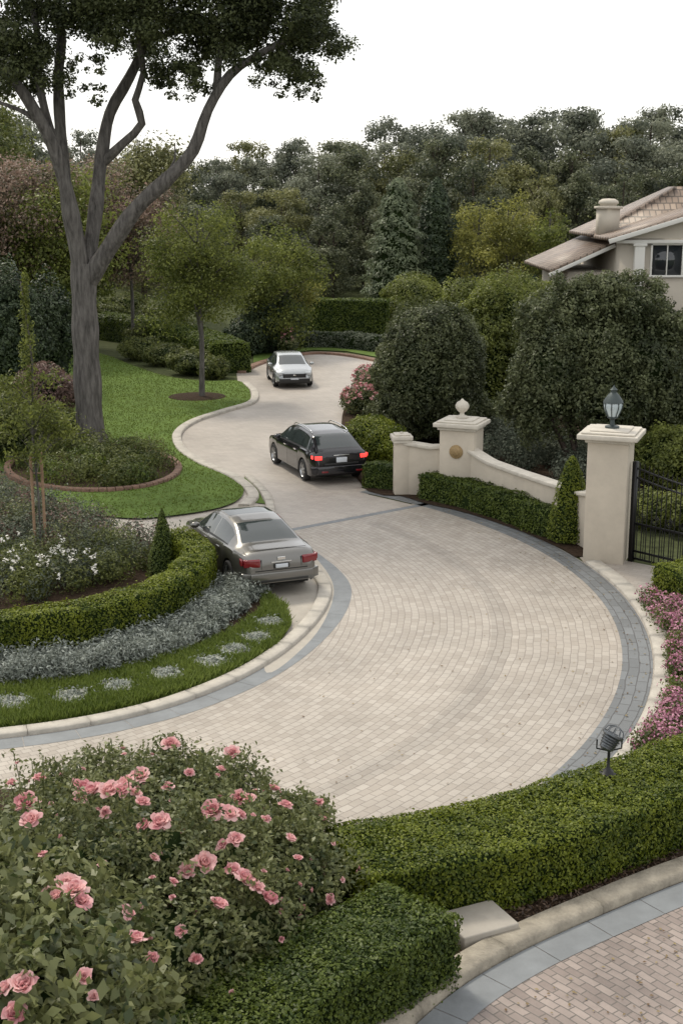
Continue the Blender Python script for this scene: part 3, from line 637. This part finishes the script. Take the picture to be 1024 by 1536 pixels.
def wall(pts,hs,nm):
    P=spline(pts,.25); n=len(P); H=np.interp(np.linspace(0,1,n),np.linspace(0,1,len(hs)),hs); T,Nn=frame(P)
    for nme,ho,sec_w,lo,mat in (('wall_body_'+nm,0,.13,None,M_stucco),('wall_cap_'+nm,0,.2,.1,M_cap)):
        V=[];Q=[]
        for i in range(n):
            a=0 if lo is None else H[i]+.002; b=H[i] if lo is None else H[i]+lo
            for o,zz in ((-sec_w,a),(-sec_w,b),(sec_w,b),(sec_w,a)): V.append(P[i]+Nn[i]*o+[0,0,zz])
        Q=[(i*4+j,(i+1)*4+j,(i+1)*4+(j+1)%4,i*4+(j+1)%4) for i in range(n-1) for j in range(4)]+[(0,1,2,3),(4*n-4,4*n-3,4*n-2,4*n-1)]
        mb=MB(); mb.add(V,Q); mb.build(nme,[mat],we,bevel=.015)
wall([pl,(pl+pm)/2+[0,.05,0],pm],[1.5,1.4,1.5],'west')
wall([pm,G(745,765),G(800,785),G(850,806),pr],[1.55,1.25,1.2,1.2,1.25,1.5],'east')
g0=np.array([pr[0]+.55,pr[1]-.25,0]); gd=nrm(np.array([1.0,-1.15,0])); ge=empty('iron_gate',tuple(g0),math.atan2(gd[1],gd[0])); mb=MB()
GLn=4.6
for k in range(int(GLn/.13)+1):
    x=k*.13; top=2.35-.25*math.sin(math.pi*min(1,x/GLn))*1.0
    mb.tube(np.array([[x,0,.08],[x,0,top]]),.014,6)
    if k%2==0: mb.tube(np.array([[x+.065,0,.08],[x+.065,0,.95]]),.010,5)
    mb.lathe([(0,top),(.02,top+.03),(.0,top+.12)],(x,0,0),6)
for z in (.1,.28,.95): mb.box((GLn/2,0,z),(GLn,.04,.045))
xs=np.linspace(0,GLn,24); 
for off in (-.06,-.28): mb.tube(np.stack([xs,0*xs,2.35-.25*np.sin(math.pi*xs/GLn)+off],1),.024,6)
for x in (0,GLn/2,GLn): mb.box((x,0,1.22),(.11,.11,2.44))
th=np.linspace(0,4.5*math.pi,40)
for k in range(11):
    cx=.22+k*.4; r=.03+.09*th/th[-1]
    mb.tube(np.stack([cx+r*np.cos(th),0*th,1.12+r*np.sin(th)],1),.008,5)
mb.build('gate_leaf',[M_iron],ge)
# garden spotlight
p=G(911,1160,.8); le_=empty('garden_spotlight',(p[0],p[1],0)); mb=MB()
mb.lathe([(.0,.78),(.12,.78),(.12,.81),(.05,.86),(.022,.9),(.02,1.12),(.03,1.13),(.03,1.16),(0,1.17)],seg=14); mb.lathe([(.03,0),(.03,.79)],seg=8); 
mb.build('post',[M_iron],le_,smooth=True,sharp=40)
mb=MB(); mb.lathe([(0,-.13),(.07,-.13),(.10,-.10),(.115,.06),(.155,.09),(.155,.12),(.13,.12),(.12,.09),(0,.08)],seg=18); 
for k in range(4): mb.lathe([(.125-.01*(3-k),-.08+k*.035),(.14-.01*(3-k),-.072+k*.035),(.125-.01*(3-k),-.064+k*.035)],seg=18)
for k in range(10):
    a=k*math.pi/5; mb.tube(np.array([[.15*math.cos(a),.15*math.sin(a),.11],[.12*math.cos(a),.12*math.sin(a),.19],[.03*math.cos(a),.03*math.sin(a),.23]]),.008,5)
o=mb.build('lamp_head',[simple('grey_metal',(.13,.14,.15),.35,metal=.7)],le_,smooth=True,sharp=35); o.location=(0,0,1.27); o.rotation_euler=(math.radians(-10),math.radians(28),0)
mb=MB(); mb.tube(np.array([[-.17,0,1.3],[-.17,0,1.17],[0,0,1.13],[.17,0,1.17],[.17,0,1.3]]),.012,6); mb.build('yoke',[M_iron],le_)
# ------------------------------------------------------------------ house
he=empty('stucco_house',(17.9,62,.45))
M_roof=paver('roof_tiles',(.20,.145,.11),(.33,.255,.20),(.08,.06,.045),.3,.3,polar=False,ms=.035)
M_hw=simple('house_wall',(.50,.455,.385),.85,var=.05,scale=1,bump=.15); M_trim=simple('white_trim',(.68,.67,.63),.6)
M_glass=simple('window_glass',(.02,.025,.03),.05,spec=.8)
mb=MB(); mb.box((0,5,2.8),(10.4,10,6.8)); mb.box((-5.95,5.5,2.0),(2.7,8,5.2)); mb.build('walls',[M_hw],he)
mb=MB()
mb.add([(-5.2,-.02,6.2),(5.2,-.02,6.2),(0,-.02,7.75),(0,-.02,7.75)],[(0,1,2,3)],0); mb.build('gable_wall',[M_hw],he)
mb=MB()
def slab(a,b,c,d_,t=.14,mat=0):
    a,b,c,d_=[np.array(q,float) for q in (a,b,c,d_)]; u=np.array([0,0,t])
    mb.add([a,b,c,d_,a+u,b+u,c+u,d_+u],[(0,3,2,1),(4,5,6,7),(0,1,5,4),(1,2,6,5),(2,3,7,6),(3,0,4,7)],mat)
slab((-5.8,-.6,6.1),(0,-.6,7.85),(0,4,7.85),(-5.8,4,6.1)); slab((0,-.6,7.85),(5.8,-.6,6.1),(5.8,4,6.1),(0,4,7.85))
slab((-5.8,3.5,6.15),(-1.5,5.5,8.4),(-1.5,7,8.4),(-5.8,10.5,6.15)); slab((-5.8,3.5,6.15),(5.8,3.5,6.15),(3,5.6,8.4),(-1.5,5.6,8.4))
slab((-8.2,.9,4.6),(-5.2,.9,5.95),(-5.2,10,5.95),(-8.2,10,4.6))
mb.build('roof',[M_roof],he)
mb=MB()
for s_ in (-1,1):
    ang=math.atan2(1.75,5.8); mb.box((s_*2.9,-.64,6.98-.02),(6.15,.08,.2),ry=-ang*s_*-1 if s_<0 else ang)
mb.box((0,-.1,6.06),(10.8,.3,.16)); mb.box((-6.75,.88,5.18),(3.3,.08,.16),ry=-math.atan2(1.35,3.0)*1.0)
for x in (-4.35,-1.75,): mb.box((x,-.15,4.9),(.46,.3,2.2)); mb.box((x,-.17,5.92),(.62,.36,.12))
wx=-3.05
for x in (wx-.72,wx+.72): mb.box((x,-.05,5.25),(.09,.1,1.5))
mb.box((wx,-.05,5.94),(1.53,.1,.09)); mb.box((wx,-.05,4.5),(1.6,.14,.1)); mb.box((wx,-.06,5.22),(.05,.08,1.35))
mb.build('trim_and_columns',[M_trim],he,bevel=.01)
mb=MB(); mb.box((wx,0,5.22),(1.35,.04,1.35)); mb.box((2,0,5.0),(1.25,.04,1.64)); mb.build('windows',[M_glass],he)
mb=MB(); mb.box((-5.2,3.2,6.9),(.95,.95,1.2)); mb.box((-5.2,3.2,7.55),(1.15,1.15,.12)); mb.lathe([(.38,7.6),(.42,7.7),(.5,7.74),(.45,7.86),(.3,7.95),(0,7.97)],(-5.2,3.2,0),16); mb.build('chimney',[M_hw],he)
# ------------------------------------------------------------------ roses
blobs=[]
def rb_(px,py,z,r,rz=None): p=G(px,py,z); blobs.append((p[0],p[1],z,r,r,rz or r*.95))
for a,b,z,r in ((-60,1310,.8,1.05),(60,1285,.8,1.05),(180,1240,.75,.9),(300,1245,.72,.82),(395,1290,.7,.78),(440,1330,.65,.7),(330,1335,.85,.95),(200,1335,1.0,1.1),(90,1375,1.1,1.1),(360,1400,.7,.75),(250,1440,.8,.9),(250,1185,.85,.58),(335,1192,.8,.55),(130,1200,.85,.6),(440,1258,.6,.5)): rb_(a,b,z,r)
nfar=len(blobs)
for a,b,z,r in ((20,1430,1.9,.85),(110,1500,1.9,.75),(-40,1520,2.2,.9),(60,1600,2.2,.9)): rb_(a,b,z,r,r*1.1)
mb=MB(); 
for i,b in enumerate(blobs):
    near=i>=nfar; r=b[3]
    n=int(r*r*(5600 if not near else 3600)); blob(mb,b[:3],b[3:],n,.07 if not near else .12,0,lump=.2,lump2=.13,shell=.6,core=1,zmin=.03,tb=R.uniform(.4,.65),spread=.9)
    for k in range(44):
        dd=nrm(R.normal(size=3)); dd[2]=abs(dd[2]); s0=np.array(b[:3])+dd*np.array(b[3:])*.85; s1=s0+dd*R.uniform(.18,.38)*r+[0,0,.06]
        mb.tube(np.array([s0,s1]),.006,4,3); m=40; t=R.random(m)[:,None]; mb.leaves(s0+(s1-s0)*t+R.normal(size=(m,3))*.06,R.normal(size=(m,3))+[0,0,1],.065 if not near else .11,.55,.6,0,R.random(m)*.6+.45)
    for k in range(5): mb.tube(np.array([[b[0]+R.normal()*.1,b[1]+R.normal()*.1,0],[b[0]+R.normal()*.3,b[1]+R.normal()*.3,b[2]]]),.02,5,2)
mb.build('rose_bush',[LM['rose'],M_core,M_barkd,simple('green_stem',(.08,.10,.03),.6)])
def rose(mb,c,nr,s,mat=0):
    nr=nrm(np.array(nr,float)); a=nrm(np.cross(nr,[.3,.2,.9])); b=np.cross(nr,a)
    tb=R.uniform(.4,.85)
    for ring_,(cnt,rad,op,sz) in enumerate(((5,.08,.12,.36),(7,.2,.3,.42),(8,.3,.6,.46),(8,.36,.95,.48))):
        for k in range(cnt):
            an=6.283*k/cnt+ring_*.5+R.normal()*.3; o=a*math.cos(an)+b*math.sin(an); t=-a*math.sin(an)+b*math.cos(an)
            opn=op+R.normal()*.2; V=[]
            for j in range(4):
                v=j/3; ang=opn*v; L_=sz*s*v*R.uniform(.95,1.05); base=c+o*rad*s*.6
                p=base+nr*math.cos(ang)*L_+o*math.sin(ang)*L_-nr*s*.15
                w=s*sz*(.35+.65*math.sin(min(1,v*1.15+.1)*math.pi*.62))*.52
                for u in (-1,-.35,.35,1): V.append(p+t*u*w*(1-.25*(v>.9)*abs(u))-o*(u*u)*w*.35+R.normal(size=3)*s*.03)
            Q=[(j*4+i,j*4+i+1,(j+1)*4+i+1,(j+1)*4+i) for j in range(3) for i in range(3)]
            mb.add(V,Q,mat,np.clip(tb+ring_*.06+R.normal()*.2,0,1))
mb=MB()
cam=np.array([0,0,CH])
def hit(px,py):
    dv=nrm(np.array(ray(px,py))); best=None
    for b in blobs:
        r=np.array(b[3:])*1.06; o=(cam-np.array(b[:3]))/r; dd=dv/r
        A=dd@dd; B=2*o@dd; Cc=o@o-1; q=B*B-4*A*Cc
        if q>0:
            t=(-B-math.sqrt(q))/(2*A)
            if best is None or t<best[0]:
                p=cam+dv*t; best=(t,p,nrm((p-np.array(b[:3]))/r**2))
    return best
fls=[(120,1188,1.1),(142,1196,1),(166,1196,1.1),(187,1180,1),(209,1170,1),(185,1195,.9),(42,1210,1.2),(50,1240,1.1),(255,1124,.9),(347,1137,.8),(320,1225,1.2),(343,1230,1),(238,1240,1.1),(213,1212,.8),(352,1266,.9),(362,1205,.9),(376,1207,.7),(410,1192,.7),(425,1215,.7),(475,1210,.5),(478,1232,.5),(300,1298,1.2),(350,1315,.9),(368,1326,1.1),(382,1338,.9),(400,1353,.9),(322,1363,1.0),(183,1380,.8),(195,1415,1),(220,1440,.6),(290,1440,.7),(95,1335,1.4),(112,1350,1.3),(122,1365,1.0),(38,1485,1.35),(120,1475,.9),(25,1525,1.1),(490,1348,.6),(60,1175,.7),(255,1185,.6),(135,1500,.6),(430,1262,.6),(60,1290,.6),(270,1400,.6),(285,1165,.5),(160,1225,.6),(395,1235,.5),(260,1330,.5),(150,1300,.5),(230,1290,.5),(20,1180,.5),(330,1160,.5),(440,1290,.5)]
for px,py,s in fls:
    h_=hit(px,py)
    if h_ is None:
        c_=min(blobs,key=lambda b:np.linalg.norm(np.array(D(px,py,b[1]))-np.array(b[:3]))-b[3]); q_=D(px,py,c_[1]); dv=nrm(q_-np.array(c_[:3])); h_=(0,q_,dv)
        mb.tube(np.array([np.array(c_[:3])+dv*c_[3]*.8,q_]),.008,5,1)
    dist=np.linalg.norm(h_[1]-cam)
    sz=.34*s*(dist/18)
    view=nrm(cam-h_[1]); n_=nrm(h_[2]*.7+view*.3+np.array([0,0,.7])+R.normal(size=3)*.35)
    if s<.62:
        rose(mb,h_[1]+h_[2]*.06,n_,sz*.7)
    else:
        rose(mb,h_[1]+h_[2]*.08,n_,sz*.68)
        if s>.85 and R.random()<.5:
            sd_=nrm(np.cross(n_,[0,0,1]))*R.choice([-1,1]); rose(mb,h_[1]+h_[2]*.05+sd_*sz*.55+[0,0,-.03],nrm(n_+sd_*.6),sz*.5)
for b in blobs[:11]:
    for k in range(10):
        dd=nrm(R.normal(size=3)); dd[2]=abs(dd[2]); q=np.array(b[:3])+dd*np.array(b[3:])*1.14; rose(mb,q,dd,.06,2)
mb.build('rose_blooms',[M_pink,simple('rose_stem',(.08,.10,.03),.6),M_redp],smooth=True)
# ------------------------------------------------------------------ cars
M_tyre=simple('tyre_rubber',(.015,.015,.015),.8); M_rim=simple('alloy_rim',(.40,.41,.42),.35,metal=.9)
M_cglass=simple('car_glass',(.03,.038,.038),.04,spec=.9); M_seam=simple('panel_gap',(.01,.01,.01),.8); M_trimb=simple('black_trim',(.018,.018,.018),.45)
M_red=simple('tail_lamp_red',(.16,.008,.014),.15,spec=.8,emit=(1,.04,.03),es=.01); M_redon=simple('tail_lamp_lit',(.5,.02,.02),.15,emit=(1,.05,.04),es=2.0)
M_plate=simple('number_plate',(.55,.58,.62),.5); M_chrome=simple('chrome',(.7,.7,.7),.12,metal=1); M_lens=simple('head_lamp',(.55,.58,.6),.08,spec=.9)
def car(name,loc,head,sp,paint):
    e=empty(name,(loc[0],loc[1],.015),head); L=sp['L']; h=L/2; W=sp['w']
    X=np.unique(np.round(np.concatenate([np.linspace(-h,h,100),[k[0] for k in sp['top']],[s_+q for s_ in sp['seams'] for q in (-.008,.008)],sp['gl']]),4))
    def itp(k,x):
        k=np.array(k); dl=np.minimum(.09,np.maximum(0,(h-abs(x))*.35)); return np.mean([np.interp(x+q*dl,k[:,0],k[:,1]) for q in (-1,-.6,-.2,.2,.6,1)],0)
    zt=itp(sp['top'],X); zs=itp(sp['belt'],X); w=itp(sp['wid'],X); wt=itp(sp['wt'],X); zs=np.minimum(zs,zt-.012)
    z0=np.where(abs(X)>h-.25,.24+(abs(X)-(h-.25))*.4,.22)
    for xw in sp['wh']:
        q=.39**2-(X-xw)**2; z0=np.where(q>0,np.maximum(z0,.33+np.sqrt(np.maximum(q,0))),z0)
    z0=np.minimum(z0,zs-.12)
    rows=[]
    for i in range(len(X)):
        a,b=z0[i],zs[i]; hh=zt[i]-.05-b
        if hh<.0: hh=0.0
        wb=w[i]-.06; Wt=min(wt[i],wb-.01)
        f_=lambda u:(wb+(Wt-wb)*(u**1.15), b+hh*u)
        top=zt[i]
        pts=[(w[i]-.07,a),(w[i]-.012,a+.04 if a<.3 else a),(w[i]+.002,a+(b-a)*.45),(w[i]-.006,a+(b-a)*.72),(w[i]-.022,a+(b-a)*.92),(wb,b),f_(.1),f_(.5),f_(.9),f_(1.0),(Wt-.07,max(b+hh,top-.018)),(Wt*.5,top-.002),(0,top)]
        rows.append(pts)
    m=13; V=[];
    for i in range(len(X)):
        r=rows[i]; full=[(y,z) for y,z in r]+[(-y,z) for y,z in r[:-1][::-1]]
        for y,z in full: V.append((X[i],y,z))
    k=2*m-1; Q=[];MM=[]
    for i in range(len(X)-1):
        xm=(X[i]+X[i+1])/2; seam=any(abs(xm-s_)<.007 for s_ in sp['seams'])
        gh=((zt[i]+zt[i+1])-(zs[i]+zs[i+1]))/2
        for j in range(k-1):
            jj=j if j<m-1 else k-2-j
            mt=0
            if jj in (6,7) and sp['side'][0]<xm<sp['side'][1] and gh>.2 and not any(abs(xm-b_)<.035 for b_ in sp['pill']): mt=1
            if jj in (10,11):
                for a_,b_ in sp['glass']:
                    if a_<xm<b_: mt=1
            if seam and 0<jj<5: mt=2
            if jj==0: mt=3
            if jj==5 and sp['side'][0]<xm<sp['side'][1]: mt=3
            Q.append((i*k+j,i*k+j+1,(i+1)*k+j+1,(i+1)*k+j)); MM.append(mt)
    mb=MB(); mb.add(V,Q,MM)
    for i0 in (0,(len(X)-1)*k):
        c=[V[i0+j] for j in range(k)]; mb.add(c,[(j,j+1,k-2-j,k-1-j) for j in range(m-1)],0)
    mb.build('body',[paint,M_cglass,M_seam,M_trimb],e,smooth=True,sharp=38)
    mb=MB(); mb.box((0,0,.42),(L-.5,W*1.55,.4)); mb.build('underbody',[M_trimb],e)
    mb=MB()
    for xw in sp['wh']:
        for s_ in (-1,1):
            y=s_*(W-.11); o=s_
            mb.lathe([(.2,-.1),(.3,-.11),(.325,-.09),(.335,-.05),(.335,.05),(.325,.09),(.3,.11),(.225,.105)],(xw,y,.335),28,0,axis='y')
            mb.lathe([(.225,.1*o),(.215,.085*o),(.205,.05*o),(.0,.03*o)],(xw,y,.335),28,axis='y',mats=[1,1,2])
            for q in range(7):
                a=q*2*math.pi/7; c0,s0=math.cos(a),math.sin(a); t=np.array([-s0,0,c0])
                p0=np.array([xw,y+.085*o,.335]); p1=p0+np.array([c0,0,s0])*.21
                mb.add([p0-t*.03,p0+t*.03,p1+t*.022,p1-t*.022],[(0,1,2,3)],1)
            mb.lathe([(.06,.07*o),(.055,.095*o),(.001,.1*o)],(xw,y,.335),12,1,axis='y')
    mb.build('wheels',[M_tyre,M_rim,M_trimb],e,smooth=True,sharp=35)
    mb=MB()
    for s_ in (-1,1):
        V_=[];
        for i in range(7):
            for j in range(12):
                a=math.pi*i/6;b=6.283*j/12; V_.append((sp['mir'][0]+.07*math.sin(a)*math.cos(b),s_*(W+.07)+.11*math.cos(a),sp['mir'][1]+.075*math.sin(a)*math.sin(b)))
        mb.add(V_,[(i*12+j,i*12+(j+1)%12,(i+1)*12+(j+1)%12,(i+1)*12+j) for i in range(6) for j in range(12)],0)
        for hx in sp['hand']: mb.box((hx,s_*(W-.003),sp['mir'][1]-.16),(.2,.03,.03),mat=1)
    mb.build('mirrors_and_handles',[paint,M_chrome if sp.get('chrome') else paint],e,smooth=True,sharp=50)
    for nm,mat,bs in sp['parts']:
        mb=MB()
        for b_ in bs:
            mb.box(b_[0],b_[1],rz=b_[2] if len(b_)>2 else 0,ry=b_[3] if len(b_)>3 else 0)
        mb.build(nm,[mat],e,bevel=.018 if min(min(b_[1]) for b_ in bs)>.045 else .004)
    for nm,mat,tb in sp.get('tubes',[]):
        mb=MB()
        for P_,r_ in tb: mb.tube(spline(P_,.1),r_,8)
        mb.build(nm,[mat],e,smooth=True)
    return e
def sy(c,s,rz=0,ry=0): return [(c,s,rz,ry),((c[0],-c[1],c[2]),s,-rz,ry)]
P_grey=simple('grey_car_paint',(.155,.15,.14),.3,metal=.7,coat=1); P_black=simple('black_car_paint',(.010,.010,.013),.15,metal=.2,coat=.7); P_silv=simple('silver_car_paint',(.38,.40,.41),.25,metal=.5,coat=1)
sedan=dict(L=4.8,w=.92,wh=[-1.42,1.45],gl=[-1.62,.52],seams=[-.98,-.02,1.02],
 top=[(-2.4,.60),(-2.385,.80),(-2.34,.97),(-2.2,1.03),(-1.72,1.08),(-1.35,1.25),(-.95,1.39),(-.5,1.455),(.1,1.46),(.45,1.40),(1.15,1.04),(1.35,.98),(2.0,.86),(2.28,.74),(2.4,.5)],
 belt=[(-2.4,.58),(-2.385,.76),(-2.34,.90),(-2.2,.97),(-1.6,.99),(0,.94),(1.1,.92),(2.0,.8),(2.28,.68),(2.4,.46)],
 wid=[(-2.4,.72),(-2.34,.80),(-2.15,.86),(-1.7,.91),(0,.925),(1.5,.91),(2.1,.84),(2.3,.72),(2.4,.6)],
 wt=[(-2.4,.6),(-2.2,.74),(-1.72,.73),(-1.0,.60),(.3,.59),(1.15,.70),(2.1,.66),(2.4,.5)],
 side=(-1.3,.95),pill=[-.25],glass=[(-1.66,-.95),(-.45,.2),(.5,1.12)],mir=(.72,1.0),hand=[-.75,.2],
 parts=[('tail_lamps',M_red,sy((-2.335,.66,.80),(.11,.36,.17),-.22)+sy((-2.17,.845,.81),(.22,.06,.14),-.2)),
  ('rear_bumper',P_grey,[((-2.36,0,.47),(.16,1.44,.22))]+sy((-2.27,.75,.47),(.2,.24,.22),-.5)),
  ('trunk_seam',M_seam,[((-2.40,0,.625),(.02,1.2,.02)),((-2.17,0,1.035),(.012,1.3,.008))]+sy((-2.385,.46,.75),(.02,.012,.24))),
  ('number_plate_recess',M_trimb,[((-2.405,0,.71),(.02,.36,.11))]),('number_plate',M_plate,[((-2.415,0,.71),(.02,.28,.085))]),('badge',M_chrome,[((-2.38,0,.87),(.03,.18,.07)),((-2.39,0,.795),(.02,.46,.018))]),
  ('reflectors',M_trimb,[((-2.43,0,.40),(.03,1.2,.05))])])
wag=dict(L=4.75,w=.93,wh=[-1.42,1.4],gl=[-2.16,-1.72,.5],seams=[-1.0,-.02,.98],chrome=True,
 top=[(-2.375,.60),(-2.36,.84),(-2.31,1.0),(-2.2,1.05),(-1.95,1.22),(-1.6,1.41),(-1.2,1.48),(-.4,1.52),(.1,1.50),(.5,1.42),(1.15,1.06),(1.35,1.0),(2.0,.90),(2.25,.80),(2.375,.55)],
 belt=[(-2.375,.58),(-2.36,.8),(-2.31,.94),(-2.2,.98),(-1.6,1.0),(0,.97),(1.1,.95),(2.0,.85),(2.25,.74),(2.375,.5)],
 wid=[(-2.375,.76),(-2.3,.84),(-2.1,.9),(-1.7,.93),(0,.935),(1.5,.92),(2.1,.86),(2.3,.76),(2.375,.66)],
 wt=[(-2.375,.66),(-2.2,.74),(-1.72,.66),(-1.0,.63),(.3,.62),(1.15,.74),(2.1,.7),(2.375,.56)],
 side=(-1.85,.95),pill=[-.25,-1.15],glass=[(-2.14,-1.5),(.5,1.12)],mir=(.72,1.03),hand=[-.75,.2],
 parts=[('tail_lamps',M_redon,sy((-2.325,.72,.84),(.09,.21,.11),-.2)+sy((-2.19,.875,.85),(.14,.04,.09),-.12)),
  ('rear_bumper',P_black,[((-2.34,0,.46),(.18,1.56,.24))]+sy((-2.24,.79,.46),(.2,.22,.24),-.5)),
  ('rear_applique',M_trimb,[((-2.385,0,.64),(.02,1.1,.05))]),
  ('number_plate',M_plate,[((-2.395,0,.76),(.02,.34,.15))]),('badge',M_chrome,[((-2.37,0,.90),(.02,.5,.025))]),
  ('lower_reflectors',M_red,sy((-2.44,.55,.42),(.02,.2,.05)))],
 tubes=[('roof_rails',M_chrome,[([(-1.4,s*.58,1.44),(-1.25,s*.58,1.51),(-.6,s*.58,1.56),(.1,s*.58,1.54),(.3,s*.58,1.46)],.014) for s in (-1,1)])])
hat=dict(L=4.25,w=.9,wh=[-1.28,1.3],gl=[-1.9,-1.5,.55],seams=[-.9,.02,1.0],
 top=[(-2.125,.6),(-2.11,.85),(-2.05,.96),(-1.9,1.02),(-1.5,1.2),(-1.0,1.38),(-.2,1.43),(.2,1.39),(.5,1.30),(1.25,.98),(1.4,.93),(1.8,.83),(2.0,.72),(2.125,.5)],
 belt=[(-2.125,.58),(-2.11,.8),(-2.05,.9),(-1.9,.93),(0,.91),(1.1,.89),(1.8,.76),(2.0,.66),(2.125,.46)],
 wid=[(-2.125,.7),(-2.0,.82),(-1.6,.89),(0,.905),(1.4,.89),(1.85,.83),(2.03,.74),(2.125,.6)],
 wt=[(-2.125,.6),(-1.9,.68),(-1.4,.6),(.3,.58),(1.2,.70),(1.9,.66),(2.125,.5)],
 side=(-1.6,1.0),pill=[-.2],glass=[(-1.9,-1.2),(.40,1.22)],mir=(.78,.96),hand=[-.7,.25],
 parts=[('head_lamps',M_lens,sy((1.99,.62,.66),(.18,.30,.12),-.45)),('grille',M_trimb,[((2.09,0,.56),(.09,1.05,.2)),((2.12,0,.34),(.07,1.4,.2))]),('front_bumper',P_silv,[((2.08,0,.455),(.15,1.3,.05))]),
  ('number_plate',M_plate,[((2.165,0,.44),(.02,.36,.09))]),('badge',M_chrome,[((2.145,0,.60),(.02,.12,.05))]),('lower_trim',M_trimb,[((2.04,0,.25),(.2,1.3,.06))])])
def place(rear_px,theta,L):
    p=G(*rear_px); d_=np.array([-math.sin(theta),math.cos(theta),0]); return p+d_*L/2, math.pi/2+theta
l,a=place((423,896),math.radians(23),4.8); car('grey_sedan_car',l,a,sedan,P_grey)
l,a=place((512,727),math.radians(21),4.75); car('black_suv_car',l,a,wag,P_black)
l,a=place((442,583),math.radians(9),4.25); car('silver_sedan_car',l,a+math.pi,hat,P_silv)
mb=MB(); p=G(432,534)
blob(mb,(p[0],p[1],.7),(.6,.6,.7),1000,.11,0,shell=.6,core=1,zmin=0); blob(mb,(p[0],p[1],1.1),(.4,.4,.5),70,.16,2,shell=.9)
mb.build('pink_flower_shrub',[LM['rose'],M_core,M_pink])
# ------------------------------------------------------------------ light & camera
w=bpy.data.worlds.new('World'); sc.world=w; w.use_nodes=True; nt=w.node_tree
sk=nt.nodes.new('ShaderNodeTexSky'); sk.sky_type='NISHITA'; sk.sun_disc=False
el,az=math.radians(52),math.radians(-35)
sk.sun_elevation=el; sk.sun_rotation=az; sk.dust_density=1.5; sk.air_density=1.0; sk.ozone_density=1.0
mx=nt.nodes.new('ShaderNodeMix'); mx.data_type='RGBA'; mx.inputs[0].default_value=.8; mx.inputs[7].default_value=(9.4,9.25,8.95,1)
nt.links.new(sk.outputs[0],mx.inputs[6])
bg=nt.nodes['Background']; bg.inputs[1].default_value=.15; nt.links.new(mx.outputs[2],bg.inputs[0])
sl=bpy.data.lights.new('sun','SUN'); sl.energy=2.5; sl.angle=math.radians(10); sl.color=(1,.92,.78)
so=bpy.data.objects.new('sun',sl); sc.collection.objects.link(so)
dv=Vector((math.sin(az)*math.cos(el),math.cos(az)*math.cos(el),math.sin(el))); so.rotation_euler=dv.to_track_quat('Z','Y').to_euler()
cd=bpy.data.cameras.new('camera'); co=bpy.data.objects.new('camera',cd); sc.collection.objects.link(co)
co.location=(0,0,CH); co.rotation_euler=(math.pi/2-TH,0,0); cd.sensor_fit='VERTICAL'; cd.sensor_height=36; cd.sensor_width=24; cd.lens=36*F/1536; cd.clip_end=4000
sc.camera=co
sc.view_settings.view_transform='Standard'; sc.view_settings.look='None'; sc.view_settings.exposure=0
